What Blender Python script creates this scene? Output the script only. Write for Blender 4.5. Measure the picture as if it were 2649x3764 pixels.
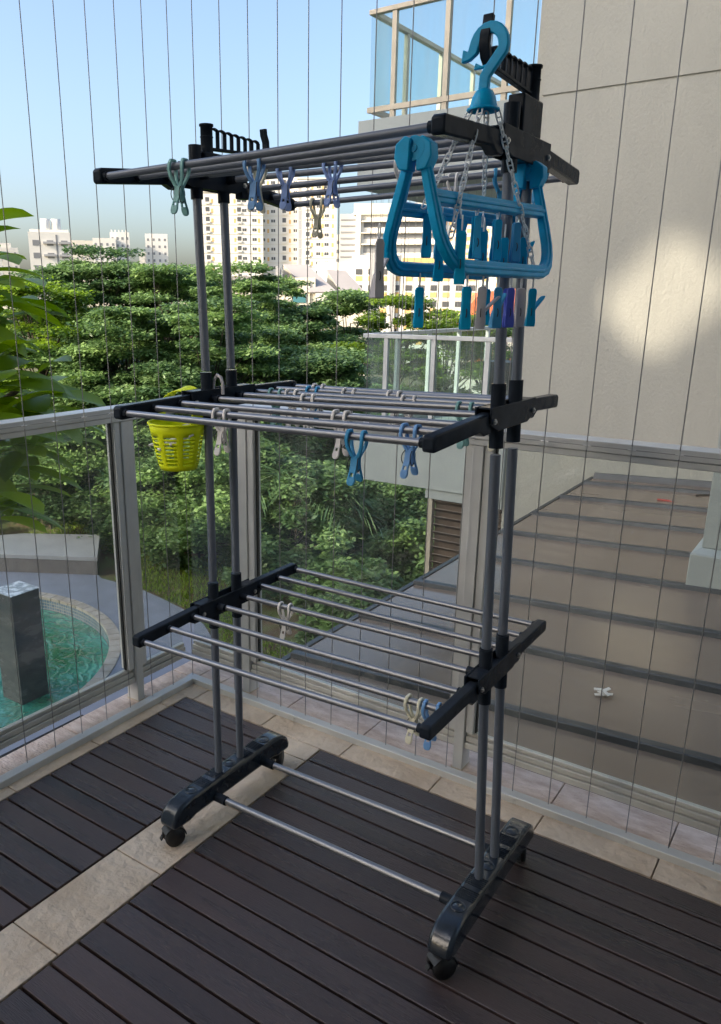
import bpy, math, random
import numpy as np
from mathutils import Vector, Matrix
C = bpy.context
S = C.scene
R = math.radians
PI = math.pi
for o in list(bpy.data.objects): bpy.data.objects.remove(o)

# ------------------------------------------------------------ camera
cd = bpy.data.cameras.new("camera")
cam = bpy.data.objects.new("camera", cd)
S.collection.objects.link(cam)
YAW, PITCH, ROLL = 0.621, -0.288, 0.0035
fw = Vector((-math.sin(YAW)*math.cos(PITCH), math.cos(YAW)*math.cos(PITCH), math.sin(PITCH)))
rt = Vector((math.cos(YAW), math.sin(YAW), 0)); up = rt.cross(fw)
r2 = math.cos(ROLL)*rt + math.sin(ROLL)*up; u2 = -math.sin(ROLL)*rt + math.cos(ROLL)*up
M = Matrix((r2, u2, -fw)).transposed().to_4x4()
M.translation = Vector((1.8188, -1.8658, 1.2964))
cam.matrix_world = M
cd.sensor_fit = 'HORIZONTAL'; cd.sensor_width = 36
cd.lens = 36*2880.8/2649
cd.shift_x = 214.4/2649; cd.shift_y = 76.6/2649
cd.clip_start = 0.05; cd.clip_end = 5000
S.camera = cam

# ------------------------------------------------------------ light
SUN_EL = R(27); SUN_H = Vector((-0.52, -0.854, 0)).normalized()
tos = Vector((SUN_H.x*math.cos(SUN_EL), SUN_H.y*math.cos(SUN_EL), math.sin(SUN_EL)))
W = bpy.data.worlds.new("World"); S.world = W; W.use_nodes = True
nt = W.node_tree; bg = nt.nodes['Background']
sky = nt.nodes.new('ShaderNodeTexSky'); sky.sky_type = 'NISHITA'; sky.sun_disc = False
sky.sun_elevation = SUN_EL
sky.sun_rotation = math.atan2(SUN_H.x, SUN_H.y)
sky.air_density = 1.0; sky.dust_density = 4.3; sky.ozone_density = 2.3
nt.links.new(sky.outputs[0], bg.inputs[0]); bg.inputs[1].default_value = 0.15
sl = bpy.data.lights.new("sun", 'SUN'); sl.energy = 3.2; sl.angle = R(0.5); sl.color = (1, 0.88, 0.70)
so = bpy.data.objects.new("sun", sl); S.collection.objects.link(so)
so.rotation_euler = tos.to_track_quat('Z', 'Y').to_euler()
S.view_settings.view_transform = 'Standard'; S.view_settings.look = 'None'
S.view_settings.exposure = 1.3; S.view_settings.gamma = 1
S.render.engine = 'CYCLES'
S.cycles.transparent_max_bounces = 24; S.cycles.max_bounces = 8

# ------------------------------------------------------------ helpers
ORG = {}
def tag(o, label=None, cat=None, group=None, kind=None):
    if label: o['label'] = label
    if cat: o['category'] = cat
    if group: o['group'] = group
    if kind: o['kind'] = kind
    return o
def thing(name, label, cat, loc=(0, 0, 0), group=None):
    o = bpy.data.objects.new(name, None); S.collection.objects.link(o)
    o.empty_display_size = 0.1
    o.location = loc; ORG[o.name] = Vector(loc)
    return tag(o, label, cat, group)
def addobj(name, me, parent=None, loc=None):
    o = bpy.data.objects.new(name, me); S.collection.objects.link(o)
    if parent is not None:
        o.parent = parent; ORG[o.name] = ORG[parent.name].copy()
    else:
        o.location = loc or (0, 0, 0); ORG[o.name] = Vector(loc or (0, 0, 0))
    return o
class MB:
    def __init__(s): s.v = []; s.f = []; s.sm = []
    def add(s, vs, fs, smooth=False):
        b = len(s.v); s.v += [tuple(v) for v in vs]
        for f in fs: s.f.append(tuple(i+b for i in f)); s.sm.append(smooth)
        return s
    def hexa(s, p):   # 8 points: bottom 4 ccw, top 4 ccw
        return s.add(p, [(3, 2, 1, 0), (4, 5, 6, 7), (0, 1, 5, 4), (1, 2, 6, 5), (2, 3, 7, 6), (3, 0, 4, 7)])
    def box(s, x0, x1, y0, y1, z0, z1):
        return s.hexa([(x0, y0, z0), (x1, y0, z0), (x1, y1, z0), (x0, y1, z0), (x0, y0, z1), (x1, y0, z1), (x1, y1, z1), (x0, y1, z1)])
    def obox(s, c, ax, ay, az, hx, hy, hz):
        c = Vector(c); p = []
        for z in (-1, 1):
            for x, y in ((-1, -1), (1, -1), (1, 1), (-1, 1)):
                p.append(c + ax*hx*x + ay*hy*y + az*hz*z)
        return s.hexa(p)
    def rbox(s, c, rz, hx, hy, z0, z1):
        a = Vector((math.cos(rz), math.sin(rz), 0)); b = Vector((-math.sin(rz), math.cos(rz), 0))
        return s.obox((c[0], c[1], (z0+z1)/2), a, b, Vector((0, 0, 1)), hx, hy, (z1-z0)/2)
    def frames(s, path):
        P = [Vector(p) for p in path]; T = []
        for i in range(len(P)):
            a = P[max(i-1, 0)]; b = P[min(i+1, len(P)-1)]; T.append((b-a).normalized())
        return P, T
    def tube(s, path, r, n=10, cap=True, side=None):
        P, T = s.frames(path); rr = r if isinstance(r, (list, tuple)) else [r]*len(P)
        u = Vector((0, 0, 1)) if abs(T[0].z) < .9 else Vector((1, 0, 0))
        vs = []; prev = None
        for i, (p, t) in enumerate(zip(P, T)):
            if prev is None: a = t.cross(u).normalized()
            else: a = (prev - t*prev.dot(t)).normalized()
            prev = a; b = t.cross(a)
            for k in range(n):
                w = 2*PI*k/n; vs.append(p + (a*math.cos(w) + b*math.sin(w))*rr[i])
        fs = []
        for i in range(len(P)-1):
            for k in range(n):
                k2 = (k+1) % n; fs.append((i*n+k, i*n+k2, (i+1)*n+k2, (i+1)*n+k))
        s.add(vs, fs, True)
        if cap:
            m = len(P)-1
            s.add([vs[k] for k in range(n)], [tuple(reversed(range(n)))]); s.add([vs[m*n+k] for k in range(n)], [tuple(range(n))])
        return s
    def sweep(s, path, side, w, t, smooth=False):   # rectangular section: w along 'side', t across
        P, T = s.frames(path); sd = Vector(side).normalized(); vs = []
        ww = w if isinstance(w, (list, tuple)) else [w]*len(P); tt = t if isinstance(t, (list, tuple)) else [t]*len(P)
        for i, (p, d) in enumerate(zip(P, T)):
            a = (sd - d*sd.dot(d)).normalized(); b = d.cross(a)
            for x, y in ((-1, -1), (1, -1), (1, 1), (-1, 1)): vs.append(p + a*(ww[i]/2*x) + b*(tt[i]/2*y))
        fs = [(3, 2, 1, 0)]; m = len(P)-1
        for i in range(m):
            for k in range(4):
                k2 = (k+1) % 4; fs.append((i*4+k, i*4+k2, (i+1)*4+k2, (i+1)*4+k))
        fs.append((m*4, m*4+1, m*4+2, m*4+3))
        return s.add(vs, fs, smooth)
    def cyl(s, a, b, r, n=14, r2_=None): return s.tube([a, b], [r, r if r2_ is None else r2_], n)
    def lathe(s, prof, c, n=24, sx=1, sy=1):
        vs = []; fs = []
        for (r, z) in prof:
            for k in range(n):
                w = 2*PI*k/n; vs.append((c[0]+r*math.cos(w)*sx, c[1]+r*math.sin(w)*sy, c[2]+z))
        for i in range(len(prof)-1):
            for k in range(n):
                k2 = (k+1) % n; fs.append((i*n+k, i*n+k2, (i+1)*n+k2, (i+1)*n+k))
        return s.add(vs, fs, True)
    def torus(s, c, ax, R_, r, n=20, m=6, sx=1.0, arc=2*PI, a0=0):
        ax = Vector(ax).normalized(); u = ax.orthogonal().normalized()
        if abs(ax.z) < .9: u = Vector((0, 0, 1)).cross(ax).normalized()
        v = ax.cross(u); pts = []
        k = n if arc >= 2*PI-1e-6 else n+1
        for i in range(k):
            w = a0 + arc*i/n; pts.append(Vector(c) + u*math.cos(w)*R_*sx + v*math.sin(w)*R_)
        if arc >= 2*PI-1e-6: pts.append(pts[0])
        return s.tube(pts, r, m, cap=False)
    def poly(s, pts, z0, z1):
        n = len(pts); vs = [(p[0], p[1], z0) for p in pts] + [(p[0], p[1], z1) for p in pts]
        fs = [tuple(reversed(range(n))), tuple(range(n, 2*n))] + [(i, (i+1) % n, n+(i+1) % n, n+i) for i in range(n)]
        return s.add(vs, fs)
    def build(s, name, m, parent=None, loc=None, bevel=0, seg=2, label=None, kind=None):
        me = bpy.data.meshes.new(name)
        o_ = ORG[parent.name] if parent is not None else Vector(loc or (0, 0, 0))
        me.from_pydata([(v[0]-o_.x, v[1]-o_.y, v[2]-o_.z) for v in s.v], [], s.f)
        me.polygons.foreach_set('use_smooth', s.sm if not bevel else [True]*len(s.sm))
        me.materials.append(m)
        if bevel: me.set_sharp_from_angle(angle=R(35))
        me.update()
        o = addobj(name, me, parent, loc)
        if bevel:
            b = o.modifiers.new('b', 'BEVEL'); b.width = bevel; b.segments = seg; b.limit_method = 'ANGLE'; b.angle_limit = R(35)
            b.harden_normals = False
        if label: o['label'] = label
        if kind: o['kind'] = kind
        return o
def copy_tree(o, parent=None):
    c = o.copy(); S.collection.objects.link(c)
    if parent is not None: c.parent = parent
    ORG[c.name] = ORG.get(o.name, Vector()).copy()
    for ch in [x for x in bpy.data.objects if x.parent == o]: copy_tree(ch, c)
    return c

# ------------------------------------------------------------ materials
def N(nt, t, **k):
    n = nt.nodes.new(t)
    for a, b in k.items(): setattr(n, a, b)
    return n
def mat(name, col, rough=.5, metal=0, var=0.0, vs=8.0, bump=0.0, bs=60.0, col2=None, spec=None, coat=0, trans=0, rvar=0, stretch=None, thr=None, bd=None, sss=0):
    m = bpy.data.materials.new(name); m.use_nodes = True; nt = m.node_tree; p = nt.nodes['Principled BSDF']
    if name.startswith('peg_'): spec = .25
    p.inputs['Base Color'].default_value = (*col, 1); p.inputs['Roughness'].default_value = rough; p.inputs['Metallic'].default_value = metal
    if spec is not None: p.inputs['Specular IOR Level'].default_value = spec
    if coat: p.inputs['Coat Weight'].default_value = coat; p.inputs['Coat Roughness'].default_value = .08
    if sss: p.inputs['Subsurface Weight'].default_value = sss; p.inputs['Subsurface Radius'].default_value = (.004, .004, .004)
    tc = N(nt, 'ShaderNodeTexCoord'); mp = N(nt, 'ShaderNodeMapping'); nt.links.new(tc.outputs['Object'], mp.inputs[0])
    if stretch: mp.inputs['Scale'].default_value = stretch
    if var or col2:
        n = N(nt, 'ShaderNodeTexNoise'); n.inputs['Scale'].default_value = vs; n.inputs['Detail'].default_value = 6; n.inputs['Roughness'].default_value = .6
        nt.links.new(mp.outputs[0], n.inputs[0]); rp = N(nt, 'ShaderNodeValToRGB')
        a, b = thr or (.35, .65)
        rp.color_ramp.elements[0].position = a; rp.color_ramp.elements[1].position = b
        c2 = col2 or tuple(min(1, c*(1+var)) for c in col); c1 = col if col2 else tuple(c*(1-var) for c in col)
        rp.color_ramp.elements[0].color = (*c1, 1); rp.color_ramp.elements[1].color = (*c2, 1)
        nt.links.new(n.outputs[0], rp.inputs[0]); nt.links.new(rp.outputs[0], p.inputs['Base Color'])
        if rvar:
            mr = N(nt, 'ShaderNodeMapRange'); nt.links.new(n.outputs[0], mr.inputs[0]); mr.inputs[1].default_value = .3; mr.inputs[2].default_value = .7
            mr.inputs[3].default_value = max(0, rough-rvar); mr.inputs[4].default_value = min(1, rough+rvar); nt.links.new(mr.outputs[0], p.inputs['Roughness'])
    if trans:
        tr = N(nt, 'ShaderNodeBsdfTranslucent'); tr.inputs[0].default_value = (*col, 1); ms = N(nt, 'ShaderNodeMixShader'); ms.inputs[0].default_value = trans
        nt.links.new(p.outputs[0], ms.inputs[1]); nt.links.new(tr.outputs[0], ms.inputs[2]); nt.links.new(ms.outputs[0], nt.nodes['Material Output'].inputs[0])
    if bump:
        n2 = N(nt, 'ShaderNodeTexNoise'); n2.inputs['Scale'].default_value = bs; n2.inputs['Detail'].default_value = 5
        nt.links.new(mp.outputs[0], n2.inputs[0]); bm = N(nt, 'ShaderNodeBump'); bm.inputs['Strength'].default_value = bump
        bm.inputs['Distance'].default_value = bd or .01
        nt.links.new(n2.outputs[0], bm.inputs['Height']); nt.links.new(bm.outputs[0], p.inputs['Normal'])
    return m
def board_mat():
    m = mat('deck_timber', (.046, .025, .021), .30, var=.5, vs=3, bump=.45, bs=90, stretch=(.35, 6, 1), rvar=.1, bd=.004)
    nt = m.node_tree; p = nt.nodes['Principled BSDF']
    g = N(nt, 'ShaderNodeNewGeometry')
    n = N(nt, 'ShaderNodeTexNoise'); n.inputs['Scale'].default_value = 1.4; n.inputs['Detail'].default_value = 4
    tc = N(nt, 'ShaderNodeTexCoord'); nt.links.new(tc.outputs['Object'], n.inputs[0])
    mx = N(nt, 'ShaderNodeMix'); mx.data_type = 'RGBA'
    hs = N(nt, 'ShaderNodeHueSaturation'); mr = N(nt, 'ShaderNodeMapRange'); mr.inputs[3].default_value = .7; mr.inputs[4].default_value = 1.35
    nt.links.new(g.outputs['Random Per Island'], mr.inputs[0]); nt.links.new(mr.outputs[0], hs.inputs['Value'])
    src = p.inputs['Base Color'].links[0].from_socket
    mx.inputs[7].default_value = (.066, .052, .052, 1); nt.links.new(n.outputs[0], mx.inputs[0]); nt.links.new(src, mx.inputs[6])
    nt.links.new(mx.outputs[2], hs.inputs['Color']); nt.links.new(hs.outputs[0], p.inputs['Base Color'])
    return m
def leaf_mat(name, dark, light, trans=.3, rough=.45):
    m = bpy.data.materials.new(name); m.use_nodes = True; nt = m.node_tree; p = nt.nodes['Principled BSDF']
    at = N(nt, 'ShaderNodeAttribute'); at.attribute_name = 'tone'
    rp = N(nt, 'ShaderNodeValToRGB'); rp.color_ramp.elements[0].color = (*dark, 1); rp.color_ramp.elements[1].color = (*light, 1)
    rp.color_ramp.elements[1].position = .95
    nt.links.new(at.outputs['Fac'], rp.inputs[0]); nt.links.new(rp.outputs[0], p.inputs['Base Color'])
    p.inputs['Roughness'].default_value = rough; p.inputs['Specular IOR Level'].default_value = .4
    tr = N(nt, 'ShaderNodeBsdfTranslucent'); hs = N(nt, 'ShaderNodeHueSaturation'); hs.inputs['Value'].default_value = 1.5; hs.inputs['Saturation'].default_value = 1.1
    nt.links.new(rp.outputs[0], hs.inputs['Color']); nt.links.new(hs.outputs[0], tr.inputs[0])
    mx = N(nt, 'ShaderNodeMixShader'); mx.inputs[0].default_value = trans
    out = nt.nodes['Material Output']; nt.links.new(p.outputs[0], mx.inputs[1]); nt.links.new(tr.outputs[0], mx.inputs[2]); nt.links.new(mx.outputs[0], out.inputs[0])
    return m
def glass_mat(name, tint, dirt=.05, streak=(6, 6, 1)):
    m = bpy.data.materials.new(name); m.use_nodes = True; nt = m.node_tree; nt.nodes.remove(nt.nodes['Principled BSDF'])
    t = N(nt, 'ShaderNodeBsdfTransparent'); t.inputs[0].default_value = (*tint, 1)
    g = N(nt, 'ShaderNodeBsdfGlossy'); g.inputs['Roughness'].default_value = .03
    fr = N(nt, 'ShaderNodeFresnel'); ge = N(nt, 'ShaderNodeNewGeometry'); mi = N(nt, 'ShaderNodeMapRange'); mi.inputs[3].default_value = 1.42; mi.inputs[4].default_value = 1/1.42
    nt.links.new(ge.outputs['Backfacing'], mi.inputs[0]); nt.links.new(mi.outputs[0], fr.inputs[0])
    a = N(nt, 'ShaderNodeMixShader'); nt.links.new(fr.outputs[0], a.inputs[0]); nt.links.new(t.outputs[0], a.inputs[1]); nt.links.new(g.outputs[0], a.inputs[2])
    d = N(nt, 'ShaderNodeBsdfDiffuse'); d.inputs[0].default_value = (.62, .66, .62, 1)
    tc = N(nt, 'ShaderNodeTexCoord'); mp = N(nt, 'ShaderNodeMapping'); mp.inputs['Scale'].default_value = streak; nt.links.new(tc.outputs['Object'], mp.inputs[0])
    n = N(nt, 'ShaderNodeTexNoise'); n.inputs['Scale'].default_value = 1.6; n.inputs['Detail'].default_value = 8; nt.links.new(mp.outputs[0], n.inputs[0])
    mr = N(nt, 'ShaderNodeMapRange'); mr.inputs[1].default_value = .4; mr.inputs[2].default_value = .75; mr.inputs[3].default_value = dirt*.4; mr.inputs[4].default_value = dirt*1.9
    nt.links.new(n.outputs[0], mr.inputs[0])
    b = N(nt, 'ShaderNodeMixShader'); nt.links.new(mr.outputs[0], b.inputs[0]); nt.links.new(a.outputs[0], b.inputs[1]); nt.links.new(d.outputs[0], b.inputs[2])
    nt.links.new(b.outputs[0], nt.nodes['Material Output'].inputs[0])
    return m
def tile_mat(name, c1, c2, grout, sc, bump=.5):
    m = mat(name, c1, .55, col2=c2, vs=4, bump=bump, bs=45, bd=.006)
    nt = m.node_tree; p = nt.nodes['Principled BSDF']
    return m

M_board = board_mat()
M_tile = mat('textured_floor_tile', (.54, .42, .30), .5, col2=(.70, .58, .45), vs=5, bump=.9, bs=38, bd=.012)
M_tile2 = mat('rough_ledge_tile', (.48, .37, .31), .6, col2=(.68, .58, .52), vs=14, bump=1.0, bs=60, bd=.008, stretch=(1, 2.5, 1))
M_grout = mat('grout', (.09, .08, .07), .8)
M_alu = mat('powder_coated_aluminium', (.60, .61, .60), .38, metal=.25, var=.07, vs=5, bump=.05, bs=200, rvar=.08)
M_alu2 = mat('aluminium_frame', (.56, .55, .51), .42, metal=.2, var=.12, vs=7, bump=.05, bs=120, rvar=.08)
M_beige = mat('beige_powder_coat', (.50, .44, .34), .45, metal=.1, var=.1, vs=6)
M_rubber = mat('black_gasket', (.02, .022, .02), .6)
M_wire = mat('steel_cable', (.27, .27, .27), .4, metal=.5, bump=.8, bs=900, bd=.001)
M_screw = mat('screw_steel', (.6, .6, .6), .3, metal=1)
M_glass = glass_mat('balustrade_glass', (.955, .975, .965), .035)
M_glass2 = glass_mat('tinted_glass', (.86, .93, .92), .05)
M_wall = mat('cream_render', (.385, .378, .33), .85, var=.05, vs=1.3, bump=.9, bs=48, bd=.008, stretch=(1, 1, .55))
M_wallb = mat('pale_painted_render', (.38, .41, .39), .85, var=.04, vs=2, bump=.4, bs=55, bd=.006)
M_ceil = mat('white_ceiling_paint', (.85, .85, .84), .8, var=.03)
M_dim = mat('interior_paint', (.82, .81, .78), .8, var=.05)
M_roof = mat('brown_metal_sheet', (.22, .163, .122), .19, metal=.2, col2=(.255, .195, .15), vs=1.2, bump=.05, bs=6, rvar=.1, stretch=(.5, 2, 1), bd=.01)
M_seam = mat('dark_seam_cap', (.055, .060, .068), .35, metal=.4, var=.2, vs=8)
M_louv = mat('brown_louvre', (.12, .085, .06), .5, var=.2, vs=5)
M_path = mat('grey_path_concrete', (.20, .22, .26), .75, var=.08, vs=2.5, bump=.3, bs=200, bd=.002)
M_slab = mat('grey_stone_slab', (.34, .34, .33), .5, col2=(.40, .40, .39), vs=2.5, bump=.1, bs=40, rvar=.1)
M_slabside = mat('rough_grey_render', (.18, .165, .15), .8, var=.12, vs=4, bump=.3, bs=30)
M_cop = mat('pool_coping_stone', (.33, .29, .23), .6, col2=(.44, .40, .34), vs=5, bump=.3, bs=50)
M_granite = mat('dark_granite', (.045, .05, .05), .25, col2=(.10, .10, .095), vs=2.2, rvar=.08, stretch=(1, 1, 2.5))
M_soil = mat('garden_soil', (.10, .062, .035), .95, col2=(.09, .12, .035), vs=1.6, bump=1, bs=30, thr=(.42, .6), bd=.03)
M_far = mat('far_ground', (.09, .11, .05), .95, var=.3, vs=.05)
M_plas = mat('dark_grey_plastic', (.021, .027, .036), .20, var=.2, vs=20, coat=0, spec=.05, bump=.4, bs=26, bd=.004)
M_foot = mat('glossy_grey_plastic', (.022, .031, .043), .14, var=.25, vs=20, coat=.35, spec=.35, bump=.55, bs=24, bd=.004)
M_plasm = mat('matt_black_plastic', (.012, .012, .013), .45)
M_pole = mat('grey_painted_pole', (.135, .155, .19), .36, var=.06, vs=12, metal=.15)
M_rung = mat('brushed_steel_rung', (.25, .26, .28), .32, metal=.7, var=.05, vs=10, rvar=.05)
M_lime = mat('lime_plastic', (.80, .90, .01), .5, spec=.2, trans=.12)
M_peg = {k: mat('peg_plastic_'+k, c, .4, var=.05, vs=30) for k, c in dict(
    white=(.82, .79, .76), cream=(.80, .76, .58), teal=(.22, .45, .44), blue=(.05, .32, .60), light=(.28, .40, .74), sky=(.18, .38, .70), indigo=(.10, .14, .62), grey=(.52, .50, .52), deep=(.0, .38, .68)).items()}
M_blue = mat('blue_translucent_plastic', (.0, .36, .66), .35, var=.12, vs=25, spec=.25, sss=.15)
M_chain = mat('clear_white_plastic', (.82, .84, .84), .35, sss=.3)
M_spring = mat('spring_wire', (.05, .05, .055), .3, metal=.7)
M_leafA = leaf_mat('foliage_mid', (.070, .130, .048), (.26, .39, .13))
M_leafB = leaf_mat('foliage_dark', (.05, .105, .042), (.21, .32, .12))
M_leafC = leaf_mat('foliage_fresh', (.05, .10, .012), (.26, .38, .05), .35)
M_leafBig = leaf_mat('broad_leaf', (.08, .17, .010), (.28, .42, .025), .35, .35)
M_frond = leaf_mat('palm_frond', (.02, .055, .02), (.13, .22, .09), .25)
M_bark = mat('bark', (.07, .055, .04), .9, var=.3, vs=12, bump=1, bs=30)

# ------------------------------------------------------------ deck, kerb and ledge
ZD = -.022
def struct(o): o['kind'] = 'structure'; return o
b = MB(); px = .0713
for k in range(-1, 40):
    y1 = -.1125 - px*k - .0; y1 = -.184 + px - px*k
    y0 = y1 - px + .0065; y1 = min(y1, -.1135)
    if y0 > y1: continue
    if k < 0: continue
    for x0, x1 in ((.0735, .4725), (.6385, 4.6)):
        b.box(x0, x1, y0, y1, ZD-.018, ZD)
bo = struct(b.build('deck', M_board, bevel=.0015, seg=1))
b = MB(); b.box(-.13, 5, -4.5, .17, -.30, ZD-.025); struct(b.build('balcony_slab', mat('dark_subfloor', (.006, .006, .006), .9)))
b = MB(); g = .0016
def tiles(b, x0, x1, y0, y1, zt, xs, ys):
    X = [x0] + sorted(x for x in xs if x0 < x < x1) + [x1]; Y = [y0] + sorted(y for y in ys if y0 < y < y1) + [y1]
    for i in range(len(X)-1):
        for j in range(len(Y)-1):
            b.box(X[i]+g, X[i+1]-g, Y[j]+g, Y[j+1]-g, ZD-.024, zt)
ys = [-.49-.2966*k for k in range(-3, 14)]
tiles(b, .477, .635, -4.4, -.1095, ZD+.0005, [], [-.19, -.49, -.787, -1.084, -1.381, -1.678, -1.975, -2.27])
tiles(b, .018, .0695, -4.4, -.1, ZD-.001, [], ys)
tiles(b, .018, 4.9, -.108, -.018, ZD-.001, [.1, .398, .70, 1.0, 1.30, 1.59, 1.89, 2.2, 2.5], [])
struct(b.build('floor_tiles', M_tile, bevel=.0012, seg=1))
b = MB()
xs = [.10+.3*k for k in range(0, 16)]
tiles(b, -.115, 5, .012, .155, ZD+.001, [-.0]+xs, [])
tiles(b, -.115, -.012, -4.4, .010, ZD+.001, [], [-.19-.3*k for k in range(14)])
struct(b.build('ledge_tiles', M_tile2, bevel=.0015, seg=1))

tr = thing('cable_track', 'pale aluminium floor track with screws, running right from the corner', 'rail', (.02, 0, ZD))
b = MB(); b.box(-.012, 5, -.0240, .008, ZD-.004, -.002); b.box(-.012, 5, .0085, .0125, ZD-.004, -.008)
b.build('track_body', M_alu, tr, bevel=.002)
for x in (.47, 1.215, 1.51, 2.1):
    s_ = MB(); s_.cyl((x, -.0235, -.012), (x, -.0265, -.012), .0045, 12); s_.cyl((x, -.026, -.012), (x, -.0272, -.012), .002, 6); s_.build('screw', M_screw, tr)
tl = thing('cable_track', 'pale aluminium floor track with screws, running left from the corner', 'rail', (0, -.02, ZD))
b = MB(); b.box(-.008, .0240, -4.4, -.0245, ZD-.004, -.002); b.box(-.0125, -.0085, -4.4, .0, ZD-.004, -.008)
b.build('track_body', M_alu, tl, bevel=.002)
for y in (-.18, -.545, -1.1):
    s_ = MB(); s_.cyl((.0235, y, -.012), (.0265, y, -.012), .0045, 12); s_.build('screw', M_screw, tl)

# ------------------------------------------------------------ invisible grille cables
ZC = 4.3
def cable(x, y, label, grp):
    b = MB(); b.tube([(0, 0, -.004), (0, 0, 1.4), (0, 0, ZC)], .0013, 6, cap=False)
    o = b.build('steel_cable', M_wire, None, (0, 0, 0)); o.location = (x, y, 0)
    tag(o, label, 'cable', grp); return o
c0 = cable(.001, -.001, 'thin steel cable standing in the balcony corner where both tracks meet', 'upright grille cables')
for k in range(0, 15):
    o = c0.copy(); S.collection.objects.link(o); o.location = (0, -.1*(k+1)+.0, 0)
    n_ = ['first', 'second', 'third', 'fourth', 'fifth', 'sixth', 'seventh', 'eighth', 'ninth', 'tenth', 'eleventh', 'twelfth', 'thirteenth', 'fourteenth', 'fifteenth', 'sixteenth', 'seventeenth', 'eighteenth', 'nineteenth', 'twentieth'][k]
    o['label'] = n_ + ' thin upright cable to the left of the corner, above the left track'
ORD = ['first', 'second', 'third', 'fourth', 'fifth', 'sixth', 'seventh', 'eighth', 'ninth', 'tenth', 'eleventh', 'twelfth', 'thirteenth', 'fourteenth', 'fifteenth', 'sixteenth', 'seventeenth', 'eighteenth', 'nineteenth', 'twentieth', 'twenty-first', 'twenty-second']
for k in range(0, 20):
    o = c0.copy(); S.collection.objects.link(o); o.location = (.1004*(k+1)-.003, 0, 0)
    o['label'] = ORD[k] + ' thin upright cable to the right of the corner, above the right track'
for side in (0, 1):
    t = thing('cross_cable', ['thin horizontal steel cable with small connectors crossing the right handrail', 'thin horizontal steel cable with small connectors crossing the left handrail'][side], 'cable', (0, 0, .973))
    b = MB()
    if side == 0: b.tube([(.02, .0025, .973), (4.5, .0025, .973)], .0009, 6)
    else: b.tube([(-.0025, -.02, .973), (-.0025, -4, .973)], .0009, 6)
    b.build('cable', M_wire, t)
    for k in range(20 if side == 0 else 15):
        q = .1004*(k+1)-.003 if side == 0 else -.1*(k+1)
        b = MB()
        if side == 0: b.cyl((q-.009, .0012, .973), (q+.009, .0012, .973), .0021, 8); b.cyl((q, .0, .964), (q, .0, .982), .0017, 8)
        else: b.cyl((-.0012, q-.009, .973), (-.0012, q+.009, .973), .0021, 8); b.cyl((0, q, .964), (0, q, .982), .0017, 8)
        b.build('connector', M_screw, t)

# ------------------------------------------------------------ our balustrade (aluminium frame + glass)
def rail_assembly(axis, t, q0, q1, posts, endl):
    # local (q along the rail, d outward, z)
    def P(q, d): return (q, .03+d) if axis == 'x' else (-.03-d, q)
    def BX(b, qa, qb, da, db, z0, z1):
        a = P(qa, da); c = P(qb, db); b.box(min(a[0], c[0]), max(a[0], c[0]), min(a[1], c[1]), max(a[1], c[1]), z0, z1)
    b = MB(); BX(b, q0, q1, 0, .062, .955, .9815); BX(b, q0, q1, .004, .058, .938, .954); b.build('handrail', M_alu, t, bevel=.002)
    for p in posts:
        b = MB(); BX(b, p, p+.030, .006, .058, ZD+.002, .937); b.build('post', M_alu, t, bevel=.0015)
        b = MB(); BX(b, p-.002, p+.032, .004, .060, ZD+.001, ZD+.004); b.build('post_base', M_beige, t)
    edges = [q0] + posts + [q1]
    spans = []
    cur = q0
    for p in posts: spans.append((cur, p)); cur = p+.030
    spans.append((cur, q1))
    for (a, c) in spans:
        la = a+.0 if a > q0 or endl != 'lo' else a; 
        b = MB()
        BX(b, a+.001, c-.001, .012, .052, .051, .070); BX(b, a+.001, c-.001, .018, .046, .0715, .088); BX(b, a+.001, c-.001, .024, .040, .0895, .101)
        b.build('bottom_rail', M_alu2, t, bevel=.002)
        for (s0, s1, skip) in ((a+.001, a+.024, a == q0 and endl == 'lo'), (c-.024, c-.001, c == q1 and endl == 'hi')):
            if skip: continue
            b = MB(); BX(b, s0, s1, .012, .052, .102, .937); b.build('stile', M_alu, t, bevel=.002)
            gx = s1+.001 if s0 == a+.001 else s0-.004
            b = MB(); BX(b, gx, gx+.003, .026, .038, .102, .937); b.build('gasket', M_rubber, t)
        ga = a+.027 if not (a == q0 and endl == 'lo') else a+.004; gc = c-.027 if not (c == q1 and endl == 'hi') else c-.004
        b = MB(); BX(b, ga, gc, .028, .036, .1015, .9375); b.build('glass_pane', M_glass, t)
t = thing('balustrade', 'glass balustrade in an aluminium frame on the right side, behind the rack', 'railing', (1, .05, ZD))
rail_assembly('x', t, -.045, 4.6, [.205, 1.004, 1.80, 2.6], 'lo')
t = thing('balustrade', 'glass balustrade in an aluminium frame on the left, towards the pool', 'railing', (-.05, -.5, ZD))
rail_assembly('y', t, -4.0, .018, [-3.83, -2.63, -1.43, -.232], 'hi')

# ------------------------------------------------------------ own building (covers the balcony, shades it)
t = thing('apartment_block', 'pale ceiling and walls of the balcony apartment, above and behind the deck', 'building', (2, -3, 0))
b = MB(); b.box(-.06, 9, -7, .06, ZC, ZC+.25); b.build('ceiling', M_ceil, t)
b = MB(); b.box(-.06, 9, -7.2, -5.02, -6, ZC-.01); b.build('wall', M_dim, t)
b = MB(); b.box(4.7, 4.9, -5.01, .05, -6, ZC-.01); b.build('side_wall', M_wall, t)
t = thing('tower_block', 'added sun blocking wall standing behind the balcony, out of view', 'building', (-9, -20, -6))
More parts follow.
